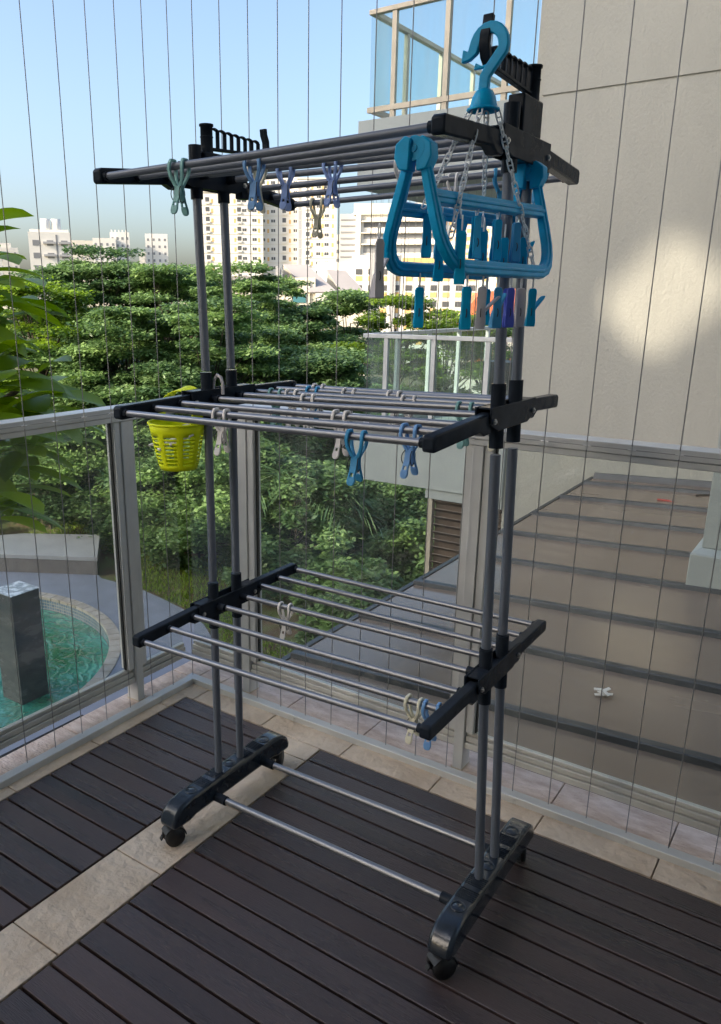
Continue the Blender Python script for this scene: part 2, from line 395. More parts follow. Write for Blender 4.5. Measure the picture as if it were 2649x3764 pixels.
# added unseen sun blocker, openings shaped to throw the sun patch on the neighbour
def shaft(o, y): # point of the sun ray through o at depth y
    k = (y-o[1])/tos.y; return (o[0]+tos.x*k, y, o[2]+tos.z*k)
c = shaft((.05, 6, 1.46), -20); cx, cz = c[0], c[2]
H = 21.5; hw = .62
b = MB()
b.box(cx-3.6, cx-hw, -20.4, -20, -6, H); b.box(cx+hw, cx+hw+.5, -20.4, -20, -6, H); b.box(cx+hw+1.3, cx+9.5, -20.4, -20, -6, H); b.box(cx+hw+.5, cx+hw+1.3, -20.4, -20, cz-.45, H); b.box(cx+hw+.5, cx+hw+1.3, -20.4, -20, -6, cz-1.35)
b.box(cx-hw, cx+hw, -20.4, -20, -6, cz-hw); b.box(cx-hw, cx+hw, -20.4, -20, cz+hw, H)
for sx, sz in ((-1, -1), (1, -1), (1, 1), (-1, 1)):
    tri = [(cx+sx*hw, cz+sz*hw), (cx+sx*.03, cz+sz*hw), (cx+sx*hw, cz+sz*.03)]
    b.add([(x, y, z) for y in (-20.3, -20.1) for x, z in tri], [(0, 1, 2), (5, 4, 3), (0, 3, 4, 1), (1, 4, 5, 2), (2, 5, 3, 0)])
b.box(cx-16, cx-3.601, -20.4, -20, -10, 14.6)  # added lower wing, height set to keep the pool out of the sun
b.build('wall', M_wall, t)
b = MB()
for k in range(23): b.box(cx-hw+.1*k, cx-hw+.1*k+.010, -20.09, -20.05, cz-1.4, cz+hw)
b.build('sun_bars', M_wall, t)  # added thin bars across the openings, weaken the sun patch

# ------------------------------------------------------------ neighbouring building
YN = 6.0
t = thing('neighbour_building', 'cream rendered neighbouring apartment building with glass balconies', 'building', (0, YN, -4))
b = MB(); b.box(-1.10, 14, YN, YN+3.5, -5, 3.098); b.box(-1.10, 14, YN, YN+3.5, 3.122, 9); b.box(-1.085, 14, YN+.014, YN+3.4, 3.098, 3.122)
b.build('wall', M_wall, t)
b = MB(); b.box(-1.19, -1.101, YN+.05, YN+3.4, -5, 9); b.build('corner_strip', M_wall, t)
b = MB(); b.box(-3.09, -1.192, YN, YN+4.2, 2.46, 3.128); b.build('balcony_slab', M_wallb, t)
b = MB(); b.box(-3.07, -1.192, YN, YN+.15, -.742, -.08); b.box(-3.07, -2.93, YN+.151, YN+4.2, -.742, -.08); b.box(-2.92, -1.2, YN+.152, YN+4.1, -.70, -.2)
b.build('parapet', M_wallb, t)
b = MB(); b.box(-2.10, -1.192, YN+.02, YN+.13, -.855, -.744); b.build('beam', M_wallb, t)
b = MB(); b.box(-2.072, -2.012, YN+.03, YN+.11, -5, -.857); b.build('frame', M_beige, t)
b = MB()
b.box(-2.0, -1.192, YN+.10, YN+.13, -5, -.857)
for k in range(24): b.obox((-1.6, YN+.075, -.90-.09*k), Vector((1, 0, 0)), Vector((0, .8, -.6)), Vector((0, .6, .8)), .40, .04, .004)
b.build('louvre_panel', M_louv, t)
def nb_rail(z0, par, m, bottom, xa, name):
    top = z0+1.02
    rg = thing  # (kept flat: every railing piece is a part of the building)
    b = MB(); b.box(xa, -1.2, YN+.02, YN+.085, top-.045, top); b.build('handrail', m, par, bevel=.004)
    b = MB(); b.box(xa, xa+.065, YN+.088, YN+4.1, top-.045, top); b.build('handrail', m, par, bevel=.004)
    if bottom:
        b = MB(); b.box(xa, -1.2, YN+.02, YN+.07, z0+.07, z0+.12); b.build('bottom_rail', m, par)
        b = MB(); b.box(xa+.01, xa+.06, YN+.088, YN+4.1, z0+.07, z0+.12); b.build('bottom_rail', m, par)
    for x in (xa+.27, xa+.86, xa+1.48):
        b = MB(); b.box(x, x+.05, YN+.03, YN+.075, z0, top-.047); b.build('post', m, par)
    for y in (YN+.75, YN+1.6, YN+2.5, YN+3.5):
        b = MB(); b.box(xa+.012, xa+.058, y, y+.05, z0, top-.047); b.build('post', m, par)
    b = MB(); b.box(xa+.015, -1.2, YN+.045, YN+.055, z0+.122 if bottom else z0, top-.048); b.build('glass_pane', M_glass2, par)
    b = MB(); b.box(xa+.03, xa+.04, YN+.10, YN+4.1, z0+.122 if bottom else z0, top-.048); b.build('glass_pane', M_glass2, par)
nb_rail(3.13, t, M_beige, True, -3.0, 'u')
nb_rail(-.08, t, M_alu, False, -2.98, 'l')
b = MB()
for k in range(24): b.tube([(-2.96, YN+.14+.165*k, 1.0), (-2.96, YN+.14+.165*k, 2.46)], .0022, 4, cap=False)
for k in range(22): b.tube([(-2.90+.083*k, YN+.10, -.08), (-2.90+.083*k, YN+.10, 2.46)], .0018, 4, cap=False)
b.build('grille_cables', M_wire, t, kind='stuff')
b = MB(); b.box(-1.92, -1.60, YN+1.0, YN+1.3, .0, .62); b.box(-1.90, -1.3, YN+1.32, YN+1.36, .55, .62); b.build('balcony_furniture', M_plasm, t)

# column + plinth on the metal roof
t = thing('column', 'pale square column on a wider plinth, standing on the metal roof', 'column', (1.4, 3.1, -.32))
b = MB(); b.box(1.183, 2.0, 2.98, 3.6, -.06, 6); b.build('shaft', M_wallb, t, bevel=.006)
b = MB(); b.hexa([(1.137, 2.914, -.33), (2.1, 2.914, -.33), (2.1, 3.7, -.33), (1.137, 3.7, -.33), (1.137, 2.914, -.088), (2.1, 2.914, -.088), (2.1, 3.7, -.088), (1.137, 3.7, -.088)])
b.hexa([(1.138, 2.915, -.087), (2.1, 2.915, -.087), (2.1, 3.7, -.087), (1.138, 3.7, -.087), (1.182, 2.979, -.062), (2.0, 2.979, -.062), (2.0, 3.6, -.062), (1.182, 3.6, -.062)])
b.build('plinth', M_wallb, t, bevel=.006)

# standing seam roof
t = thing('metal_roof', 'brown sheet metal roof with dark raised seams below the balcony', 'roof', (.8, 3, -.4))
K = .049
def rz(x): return -.372 + K*(x+.251)
b = MB(); x0, x1 = -.25, 4.6
b.hexa([(x0, .30, rz(x0)-.05), (x1, .30, rz(x1)-.05), (x1, YN-.002, rz(x1)-.05), (x0, YN-.002, rz(x0)-.05), (x0, .30, rz(x0)), (x1, .30, rz(x1)), (x1, YN-.002, rz(x1)), (x0, YN-.002, rz(x0))])
b.build('sheet', M_roof, t)
for y in (5.66, 4.97, 4.27, 3.61, 2.93, 2.24, 1.60, .97, .42):
    b = MB(); a, c = y-.022, y+.022; zz = .026
    b.hexa([(x0-.012, a-.012, rz(x0)-.01), (x1, a-.012, rz(x1)-.01), (x1, c+.012, rz(x1)-.01), (x0-.012, c+.012, rz(x0)-.01), (x0-.012, a, rz(x0)+zz), (x1, a, rz(x1)+zz), (x1, c, rz(x1)+zz), (x0-.012, c, rz(x0)+zz)])
    b.build('seam', M_seam, t, bevel=.004, seg=2)
b = MB(); b.box(x0-.035, x0-.003, .30, YN-.003, rz(x0)-.09, rz(x0)+.006); b.build('gutter_edge', M_seam, t, bevel=.003)
b = MB(); b.box(-1.0, 4.5, YN-.03, YN-.003, rz(2)-.0, rz(2)+.045)
b = MB(); b.hexa([(x0, YN-.05, rz(x0)-.0), (x1, YN-.05, rz(x1)), (x1, YN-.004, rz(x1)), (x0, YN-.004, rz(x0)), (x0, YN-.03, rz(x0)+.05), (x1, YN-.03, rz(x1)+.05), (x1, YN-.004, rz(x1)+.05), (x0, YN-.004, rz(x0)+.05)])
b.build('wall_flashing', M_seam, t)
random.seed(4)
b = MB()
for k in range(6):
    a = random.uniform(0, PI); ax = Vector((math.cos(a), math.sin(a)*.6, random.uniform(0, .4))).normalized(); ay = ax.cross(Vector((0, 0, 1))).normalized()
    b.obox((1.111+random.uniform(-.03, .03), 1.306+random.uniform(-.015, .015), rz(1.11)+.008+.004*k), ax, ay, ax.cross(ay), .018, .009, .0015)
tag(b.build('paper_scrap', mat('crumpled_paper', (.75, .70, .62), .8), None, (1.11, 1.3, rz(1.1))), 'small crumpled off-white paper scrap lying on the brown metal roof', 'litter')
b = MB(); b.obox((.544, 5.224, rz(.54)+.006), Vector((1, .1, 0)).normalized(), Vector((-.1, 1, 0)).normalized(), Vector((0, 0, 1)), .05, .012, .004); b.cyl((.57, 5.22, rz(.5)+.005), (.63, 5.20, rz(.6)+.004), .004, 5)
tag(b.build('red_leaf', mat('red_leaf', (.5, .06, .05), .6), None, (.54, 5.22, rz(.54))), 'small red leaf lying near the far end of the metal roof', 'leaf')
b = MB()
for k in range(5): b.cyl((.74+.03*k, 5.52+.02*k, rz(.78)+.004), (.84-.02*k, 5.60-.015*k, rz(.8)+.01), .006, 5)
tag(b.build('dry_twigs', M_bark, None, (.78, 5.56, rz(.78))), 'dry brown twigs on the metal roof beside the column', 'twigs')
# inner walls below the roof and slab so that the gap reads as built
t = thing('retaining_wall', 'plain grey wall standing under the edge of the metal roof', 'wall', (-.2, 3, -3))
b = MB(); b.box(-.20, -.05, .34, YN-.01, -6, rz(x0)-.10); b.build('wall', M_slabside, t)
b = MB(); b.box(-.12, 4.9, .18, .34, -6, -.47); b.build('kerb', M_slabside, t)

# ------------------------------------------------------------ pool terrace
G = -4.44      # the pool terrace lies one storey below the balcony
PC = (-10.30, 3.92)
def ring(n, r, c=PC): return [(c[0]+r*math.cos(2*PI*k/n), c[1]+r*math.sin(2*PI*k/n)) for k in range(n)]
edge = [(-.13, -14), (-.13, 1.5), (-2.5, 4.2), (-4.7, 6.2), (-5.6, 6.9), (-6.28, 7.3), (-6.95, 7.64), (-7.46, 7.98), (-8.16, 8.27), (-9.04, 8.46), (-9.84, 8.59), (-10.37, 8.56), (-10.93, 8.54), (-11.15, 8.64), (-18, 5), (-24, 0), (-24, -14)]
# path with a round hole for the pool: fan strips between ring and outline
nR = 64; rg_ = None
def hit(a):
    c = Vector(PC); d = Vector((math.cos(a), math.sin(a))); best = None
    for i in range(len(edge)):
        p = Vector(edge[i]); q = Vector(edge[(i+1) % len(edge)]); e = q-p; den = d.x*e.y-d.y*e.x
        if abs(den) < 1e-9: continue
        w = p-c; t_ = (w.x*e.y-w.y*e.x)/den; u_ = (w.x*d.y-w.y*d.x)/den
        if t_ > 0 and -1e-6 <= u_ <= 1+1e-6 and (best is None or t_ < best): best = t_
    return c + d*best
angs = sorted([2*PI*k/nR for k in range(nR)] + [math.atan2(p[1]-PC[1], p[0]-PC[0]) % (2*PI) for p in edge])
vs = []; fs = []
for a in angs:
    h = hit(a+1e-7); vs += [(PC[0]+3.441*math.cos(a), PC[1]+3.441*math.sin(a), G), (h.x, h.y, G)]
n = len(angs)
for i in range(n):
    j = (i+1) % n; fs.append((2*i, 2*i+1, 2*j+1, 2*j))
b = MB(); b.add(vs, fs); struct(b.build('path', M_path))

t = thing('pool_basin', 'round pool basin with pale coping stones and small blue mosaic tiles', 'pool', (PC[0], PC[1], G-.5))
nb_ = 84
for k in range(nb_):
    a0 = 2*PI*(k+.03)/nb_; a1 = 2*PI*(k+.97)/nb_; p = []
    for z in (G-.045, G+.02):
        for (r_, a) in ((3.235, a0), (3.44, a0), (3.44, a1), (3.235, a1)): p.append((PC[0]+r_*math.cos(a), PC[1]+r_*math.sin(a), z))
    b = MB(); b.hexa(p); b.build('coping_stone', M_cop, t, bevel=.004, seg=1)
M_mos = bpy.data.materials.new('blue_mosaic'); M_mos.use_nodes = True; nt_ = M_mos.node_tree; p_ = nt_.nodes['Principled BSDF']
uv = N(nt_, 'ShaderNodeUVMap'); br = N(nt_, 'ShaderNodeTexBrick'); br.offset = 0; br.inputs['Scale'].default_value = 1; br.inputs['Brick Width'].default_value = .065; br.inputs['Row Height'].default_value = .065
br.inputs['Mortar Size'].default_value = .006; br.inputs['Color1'].default_value = (.06, .13, .19, 1); br.inputs['Color2'].default_value = (.15, .22, .28, 1); br.inputs['Mortar'].default_value = (.4, .36, .3, 1)
nt_.links.new(uv.outputs[0], br.inputs[0]); nt_.links.new(br.outputs[0], p_.inputs['Base Color']); p_.inputs['Roughness'].default_value = .15
me = bpy.data.meshes.new('mosaic_wall'); vs = []; fs = []; nn = 160
for k in range(nn+1):
    a = 2*PI*k/nn
    for z in (G-.04, G-1.2): vs.append((3.25*math.cos(a), 3.25*math.sin(a), z-(G-.5)))
for k in range(nn): fs.append((2*k, 2*k+2, 2*k+3, 2*k+1))
fl = len(vs); vs += [(3.25*math.cos(2*PI*k/nn), 3.25*math.sin(2*PI*k/nn), -.7) for k in range(nn)]; fs.append(tuple(range(fl, fl+nn)))
me.from_pydata(vs, [], fs); ul = me.uv_layers.new(name='UVMap')
for poly in me.polygons:
    for li in poly.loop_indices:
        v = me.vertices[me.loops[li].vertex_index].co
        if len(poly.vertices) == 4:
            a = math.atan2(v.y, v.x) % (2*PI)
            kq = poly.index; 
            vi = me.loops[li].vertex_index; a = 2*PI*(vi//2)/nn
            ul.data[li].uv = (a*3.25, v.z)
        else: ul.data[li].uv = (v.x, v.y)
me.materials.append(M_mos); addobj('mosaic_wall', me, t)
wm = bpy.data.materials.new('pool_water'); wm.use_nodes = True; nt_ = wm.node_tree; p_ = nt_.nodes['Principled BSDF']
tc = N(nt_, 'ShaderNodeTexCoord'); n1 = N(nt_, 'ShaderNodeTexNoise'); n1.inputs['Scale'].default_value = .8; n1.inputs['Detail'].default_value = 3
rp = N(nt_, 'ShaderNodeValToRGB'); rp.color_ramp.elements[0].color = (.03, .15, .075, 1); rp.color_ramp.elements[1].color = (.06, .31, .24, 1); rp.color_ramp.elements[0].position = .38; rp.color_ramp.elements[1].position = .62
nt_.links.new(tc.outputs['Object'], n1.inputs[0]); nt_.links.new(n1.outputs[0], rp.inputs[0]); nt_.links.new(rp.outputs[0], p_.inputs['Base Color'])
p_.inputs['Roughness'].default_value = .04; p_.inputs['Specular IOR Level'].default_value = .9
wv = N(nt_, 'ShaderNodeTexWave'); wv.wave_type = 'RINGS'; wv.rings_direction = 'Z'; wv.inputs['Scale'].default_value = 1.5; wv.inputs['Distortion'].default_value = 14; wv.inputs['Detail'].default_value = 3; wv.inputs['Detail Scale'].default_value = 1.6
n2 = N(nt_, 'ShaderNodeTexNoise'); n2.inputs['Scale'].default_value = 5.5; n2.inputs['Detail'].default_value = 3
ad = N(nt_, 'ShaderNodeMath'); ad.operation = 'ADD'; nt_.links.new(tc.outputs['Object'], wv.inputs[0]); nt_.links.new(tc.outputs['Object'], n2.inputs[0]); nt_.links.new(wv.outputs['Fac'], ad.inputs[0]); nt_.links.new(n2.outputs[0], ad.inputs[1])
bm = N(nt_, 'ShaderNodeBump'); bm.inputs['Strength'].default_value = .5; bm.inputs['Distance'].default_value = .035; nt_.links.new(ad.outputs[0], bm.inputs['Height']); nt_.links.new(bm.outputs[0], p_.inputs['Normal'])
b = MB(); rr = ring(64, 3.245, (0, 0)); b.add([(x, y, 0) for x, y in rr], [tuple(range(64))])
wo = struct(b.build('pool_water', wm)); wo.location = (PC[0], PC[1], G-.26)
b = MB(); b.add([(-6.84, -14, G+.006), (-.2, -14, G+.006), (-.2, 1.6, G+.006), (-2.2, 3.6, G+.006), (-5.6, 4.5, G+.006), (-6.62, 4.5, G+.006)], [(0, 1, 2, 3, 4, 5)]); struct(b.build('dark_ground_sheet', mat('near_black_ground', (.018, .016, .014), .95, var=.4, vs=6, bump=1, bs=20, bd=.05)))  # near-black sheet laid over the path between the pool coping and building
t = thing('fountain_pillar', 'dark granite fountain pillar with water on its flat top, in the pool', 'fountain', (-8.22, 4.68, G-1.1))
b = MB(); b.box(-8.47, -7.98, 4.44, 4.93, G-1.1, -2.925); b.build('pillar', M_granite, t, bevel=.006)
b = MB(); b.box(-8.475, -7.975, 4.435, 4.935, -2.924, -2.912); b.build('water_film', mat('foaming_water', (.35, .38, .40), .08, col2=(.8, .83, .85), vs=9, bump=1, bs=24, thr=(.45, .6)), t)

t = thing('stone_bench', 'low grey stone block beyond the pool, in front of the shrubs', 'bench', (-13.2, 8.2, G))
q = [(-11.15, 8.63), (-12.43, 9.8), (-13.97, 8.82), (-15.4, 6.95), (-14.88, 6.47)]
b = MB(); b.poly(q, G, -4.125); b.build('base', M_slabside, t, bevel=.004)
c_ = Vector((sum(x for x, y in q)/5, sum(y for x, y in q)/5))
q2 = [tuple(c_ + (Vector(p)-c_)*1.008) for p in q]
b = MB(); b.poly(q2, -4.123, -4.035); b.build('top_slab', M_slab, t, bevel=.004)

# terrain: one sheet to the horizon
def hgt(x, y):
    d = math.hypot(x+6, y-5); return G-.02 - max(0, min(5.0, (d-30)*.25)) + (.10*math.sin(x*.9)*math.cos(y*.8) if y > 9.6 else 0)
rad = [.2, 3.345, 3.36, 4.0, 4.6, 5.4, 6.4, 7.5, 8.5, 9.5, 10.5, 12, 14, 16, 18, 20, 23, 26, 30, 35, 42, 55, 80, 150, 300, 700, 2500]
vs = []; fs = []; na = 120
for i, r_ in enumerate(rad):
    for k in range(na):
        a = 2*PI*k/na; x = PC[0]+r_*math.cos(a); y = PC[1]+r_*math.sin(a)
        z = G-1.6 if i < 2 else (G-.03 if r_ < 4.3 else hgt(x, y))
        vs.append((x, y, z))
for i in range(len(rad)-1):
    for k in range(na):
        j = (k+1) % na; fs.append((i*na+k, i*na+j, (i+1)*na+j, (i+1)*na+k))
fs.append(tuple(reversed(range(na))))
b = MB(); b.add(vs, fs, True); struct(b.build('ground', M_soil))

# ------------------------------------------------------------ vegetation
rng = np.random.default_rng(7)
def leaf_mesh(name, P, L, Wd, tone, flat=.6, parent=None, m=None, droop=0., D=None):
    n = len(P)
    th = rng.uniform(0, 2*PI, n)
    if D is None:
        dz = rng.normal(-.1, .55*(1-flat)+.12, n); D = np.stack([np.cos(th), np.sin(th), dz], 1)
    D /= np.linalg.norm(D, axis=1)[:, None]
    up_ = np.stack([rng.normal(0, .5, n), rng.normal(0, .5, n), np.ones(n)], 1)
    Sd = np.cross(D, up_); Sd /= np.linalg.norm(Sd, axis=1)[:, None]
    l = (L*rng.uniform(.6, 1.3, n))[:, None]; w = (Wd*rng.uniform(.7, 1.25, n))[:, None]
    nr = np.cross(Sd, D)
    a = P; c = P + D*l - np.array([0, 0, 1])*l*droop; md = P + D*l*.55 + nr*l*.05
    v = np.stack([a, md+Sd*w, c, md-Sd*w], 1).reshape(-1, 3)
    if parent is not None: v = v - np.array(ORG[parent.name])
    me = bpy.data.meshes.new(name); me.vertices.add(4*n); me.vertices.foreach_set('co', v.astype(np.float32).ravel())
    me.loops.add(4*n); me.loops.foreach_set('vertex_index', np.arange(4*n, dtype=np.int32))
    me.polygons.add(n); me.polygons.foreach_set('loop_start', np.arange(0, 4*n, 4, dtype=np.int32))
    me.update(calc_edges=True)
    at = me.attributes.new('tone', 'FLOAT', 'FACE'); at.data.foreach_set('value', np.clip(tone, 0, 1).astype(np.float32))
    me.materials.append(m); return addobj(name, me, parent)
def polar(bear, d, z=0): return Vector((1.8188 - math.sin(R(bear))*d, -1.8658 + math.cos(R(bear))*d, z))
def pads(center, rad, top, bot, npad, per, flat=.28, seed=0):
    g_ = np.random.default_rng(seed); P = []; T = []; tips = []
    for i in range(npad):
        h = g_.uniform(0, 1)**.8; z = bot + (top-bot)*h
        env = math.sqrt(max(.04, 1-(max(0, h-.35)/.68)**2)) * (.72 + .4*g_.uniform())
        a = g_.uniform(0, 2*PI); rr_ = rad*env*math.sqrt(g_.uniform(.08, 1))
        c = np.array([center[0]+rr_*math.cos(a), center[1]+rr_*math.sin(a), z])
        pr = rad*g_.uniform(.20, .42); k = int(per*g_.uniform(.6, 1.4))
        u = g_.normal(0, 1, (k, 3)); u /= np.linalg.norm(u, axis=1)[:, None]; u *= (g_.uniform(.15, 1, (k, 1)))**.5
        p = c + u*np.array([pr, pr, pr*flat])
        p[:, 2] += g_.normal(0, .03, k)
        P.append(p); base = g_.uniform(0, .85)
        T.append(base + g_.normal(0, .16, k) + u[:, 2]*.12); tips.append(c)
    return np.concatenate(P), np.concatenate(T), tips
def tree(name, label, cat, pos, rad, top, bot, npad, per, L, m, seed, base=None, group=None, flat=.28, trunk=.06):
    base = base if base is not None else hgt(pos[0], pos[1])
    t = thing(name, label, cat, (pos[0], pos[1], base), group)
    P, T, tips = pads((pos[0], pos[1]), rad, top, bot, int(npad*(1.5 if name == 'garden_tree' else 1)), int(per*1.25), flat, seed)
    leaf_mesh('crown', P, L, L*.27, T, .6, t, m)
    b = MB(); mid = Vector((pos[0], pos[1], bot + (top-bot)*.25))
    b.tube([(pos[0], pos[1], base-.1), (pos[0]+.05, pos[1], (base+bot)/2), mid, (pos[0]-.03, pos[1]+.02, bot+(top-bot)*.8)], [trunk, trunk*.8, trunk*.6, trunk*.2], 7)
    for c in tips[::2]:
        c = Vector(c); s0 = Vector((pos[0], pos[1], min(c.z-.1, bot+(top-bot)*.7)*.6 + (bot)*.4)); b.tube([s0, (s0+c)/2+Vector((0, 0, -.03)), c], [trunk*.35, trunk*.22, trunk*.07], 5, cap=False)
    b.build('trunk', M_bark, t); return t
TR = [ # bearing, dist, top y-ish z, bottom, radius, pads, per, mat, label
 (49.9, 18, 2.28, -.9, 1.75, 60, 300, M_leafB, 'tallest dark green tree rising against the pale far buildings'),
 (45.0, 17, 1.95, -1.2, 1.6, 50, 280, M_leafA, 'mid green tree with level branches, left of the left rack poles'),
 (39.8, 15.5, 1.95, -1.2, 1.25, 46, 280, M_leafA, 'mid green tree with a pointed top behind the left rack poles'),
 (53.6, 13, 1.55, -1.0, 1.2, 46, 300, M_leafC, 'yellowish green tree behind the broad leaves at the left'),
 (48.0, 12, 1.15, -1.3, 1.25, 52, 320, M_leafA, 'bushy green tree in front of the tallest dark tree'),
 (42.4, 12, 1.30, -1.3, 1.2, 52, 320, M_leafA, 'bushy green tree filling the view between the left rack poles'),
 (35.8, 15, 1.15, -1.4, 1.05, 42, 280, M_leafB, 'dark green tree below the house with slanted roofs'),
 (32.2, 16, 1.45, -1.4, 1.1, 44, 250, M_leafA, 'open green tree with thin twigs right of the slanted roofs'),
 (29.0, 14, 1.35, -1.2, 1.0, 40, 250, M_leafC, 'light green tree rising behind the corner of the lower glass balcony'),
 (25.4, 14, 1.15, -1.2, 1.1, 40, 220, M_leafC, 'light green tree seen through the lower glass balcony'),
 (22.6, 15, 1.0, -1.4, 1.0, 30, 200, M_leafA, 'green tree near the orange roofs behind the lower balcony'),
 (38.0, 10.5, .95, -1.0, .95, 44, 300, M_leafA, 'low bushy tree right behind the back rack pole'),
 (51.3, 9.8, .75, -1.0, 1.0, 46, 320, M_leafA, 'low rounded tree beside the broad leaved plant'),
 (45.6, 9.2, .62, -1.0, .95, 46, 320, M_leafB, 'low dark tree above the shrubs beyond the pool'),
 (34.0, 9.8, .70, -1.0, .95, 44, 300, M_leafB, 'low dark tree left of the lower glass balcony'),
 (52.3, 17.5, 1.85, -.8, 1.2, 40, 280, M_leafA, 'green tree left of the tallest dark tree, below the stepped tower'),
 (47.2, 19, 2.1, -.8, 1.3, 40, 280, M_leafA, 'rounded tree between the tallest dark tree and the left rack pole'),
 (43.2, 19, 1.95, -.8, 1.3, 40, 280, M_leafB, 'dark tree just left of the left rack poles, behind the bushy ones'),
 (37.2, 18, 1.75, -.8, 1.1, 34, 240, M_leafA, 'thin green tree right of the back rack pole, beside the glass bay house'),
 (30.0, 11.5, .1, -1.6, .9, 36, 260, M_leafA, 'low tree seen under the neighbouring balcony parapet'),
]
for i, (be, d, tp, bt, ra, npad, per, m, lb) in enumerate(TR):
    q_ = 1.7 if d > 11 else 2.1
    tree('garden_tree', lb, 'tree', polar(be, d*q_), ra*q_, 1.3+(tp-1.3)*q_, 1.3+(bt-1.3)*q_, npad, int(per*1.35), .15 if d > 14 else .125, m, 100+i, group='garden trees beyond the balcony', trunk=.09, flat=.17)
# reaching branch of the pointed tree
SH = [ # x, y, radius, top, leaf material
 (-14.98, 10.3, 1.88, -1.82, M_leafB), (-13.23, 11.05, 1.75, -1.69, M_leafA), (-11.6, 10.92, 1.55, -1.69, M_leafB), (-10.1, 10.67, 1.55, -1.82, M_leafA), (-8.6, 10.67, 1.5, -1.64, M_leafA), (-7.23, 10.55, 1.38, -1.94, M_leafB), (-12.48, 13.8, 2.0, -0.82, M_leafA), (-10.23, 13.55, 1.88, -0.82, M_leafB), (-9.6, 12.55, 1.38, -1.24, M_leafA), (-7.6, 12.55, 1.25, -2.32, M_leafB), (-15.73, 13.3, 2.0, -0.69, M_leafB), (-5.6, 9.92, 0.95, -3.32, M_leafA), (-4.85, 8.8, 0.75, -3.49, M_leafA), (-6.5, 13.7, 1.5, -2.75, M_leafB), (-13.48, 18.8, 2.0, -0.44, M_leafB), (-12.23, 15.8, 1.5, -0.94, M_leafB), (-7.7, 15.6, 1.6, -2.8, M_leafB), (-18.23, 9.3, 2.25, -1.69, M_leafA), (-5.0, 12.2, 1.1, -3.1, M_leafA), (-14.23, 16.8, 2.0, -0.44, M_leafA)]
SHL = ['leftmost shrub behind the grey stone block', 'shrub behind the middle of the grey stone block', 'dark shrub leaning over the right end of the stone block', 'leafy shrub right of the stone block with its foot on bare soil', 'fullest green shrub behind the left rack pole', 'dark shrub just left of the corner glass joint',
 'taller green shrub in the second row, left part', 'taller dark shrub in the second row, behind the left post', 'taller green shrub in the second row, behind the rack poles', 'dark shrub behind the second pane, at its left', 'tall dark shrub at the far left of the second row', 'low green shrub near the roof edge behind the bottom shelf', 'smallest low shrub beside the near corner of the metal roof',
 'low dark shrub under the neighbouring balcony', 'dark shrub in the third row behind the basket', 'dark shrub in the third row behind the wire joint', 'dark shrub behind the left end of the parapet', 'shrub at the far left edge behind the pool', 'low green shrub beside the louvred panel', 'green shrub in the third row, farthest left']
for i, ((x, y, r_, tp, m), lb) in enumerate(zip(SH, SHL)):
    tree('shrub', lb, 'shrub', (x, y), r_, tp, G+.05, 46, 330, .13, m, 300+i, base=G, group='shrubs beyond the path', flat=.5, trunk=.04)
# palms
def palm(pos, base, hh, nf, fl, label, seed, m=M_frond):
    t = thing('palm', label, 'palm', (pos[0], pos[1], base), 'palms among the trees'); g_ = random.Random(seed)
    top = Vector((pos[0], pos[1], base+hh)); b = MB(); b.tube([(pos[0], pos[1], base), tuple(top)], [.055, .045], 7); b.build('trunk', M_bark, t)
    for i in range(nf):
        a = 2*PI*i/nf + g_.uniform(-.3, .3); el = g_.uniform(.5, 1.3); pts = []
        for k in range(15):
            s_ = k/14; h = fl*s_; pts.append(top + Vector((math.cos(a)*math.cos(el)*h, math.sin(a)*math.cos(el)*h, math.sin(el)*h - .62*fl*s_*s_)))
        P = []; D = []
        for k in range(2, 15):
            tg = (pts[min(k+1, 14)]-pts[k-1]).normalized(); sd = tg.cross(Vector((0, 0, 1))).normalized()
            for sg in (-1, 1):
                for q in (0, .5):
                    P.append(pts[k].lerp(pts[k-1], q)); D.append(tg*.75 + sd*sg*.8 + Vector((0, 0, g_.uniform(-.35, .1))))
        P = np.array([tuple(p) for p in P]); D = np.array([tuple(d) for d in D])
        f = leaf_mesh('frond', P, .30*fl/1.0, .012, rng.uniform(.2, .9, len(P)), .5, t, m, .1, D)
for i, (be, d, bz, h, fl, lb) in enumerate([(44.5, 7.4, -1, 1.15, 1.0, 'feathery palm above the left handrail, beside the lime basket'), (41.2, 8.0, -1, 1.1, 1.0, 'feathery palm behind the lime basket'), (35.2, 9.6, -1, 1.45, 1.0, 'palm with long fronds left of the lower glass balcony'),
        (38.5, 6.6, -1, .75, .9, 'palm with drooping fronds seen through the glass behind the rack'), (36.3, 6.0, -1, .75, .9, 'dark palm in the shade below the middle shelf'), (35.0, 7.2, -1, .3, .7, 'low palm with pale fronds left of the louvred panel'), (47.5, 8.6, -1, 1.1, 1.0, 'palm standing between the shrubs and trees at the left')]):
    palm(polar(be, d*2.6), G, 1.3+(bz+h-1.3)*2.6-G, 13, fl*2.3, lb, 50+i)
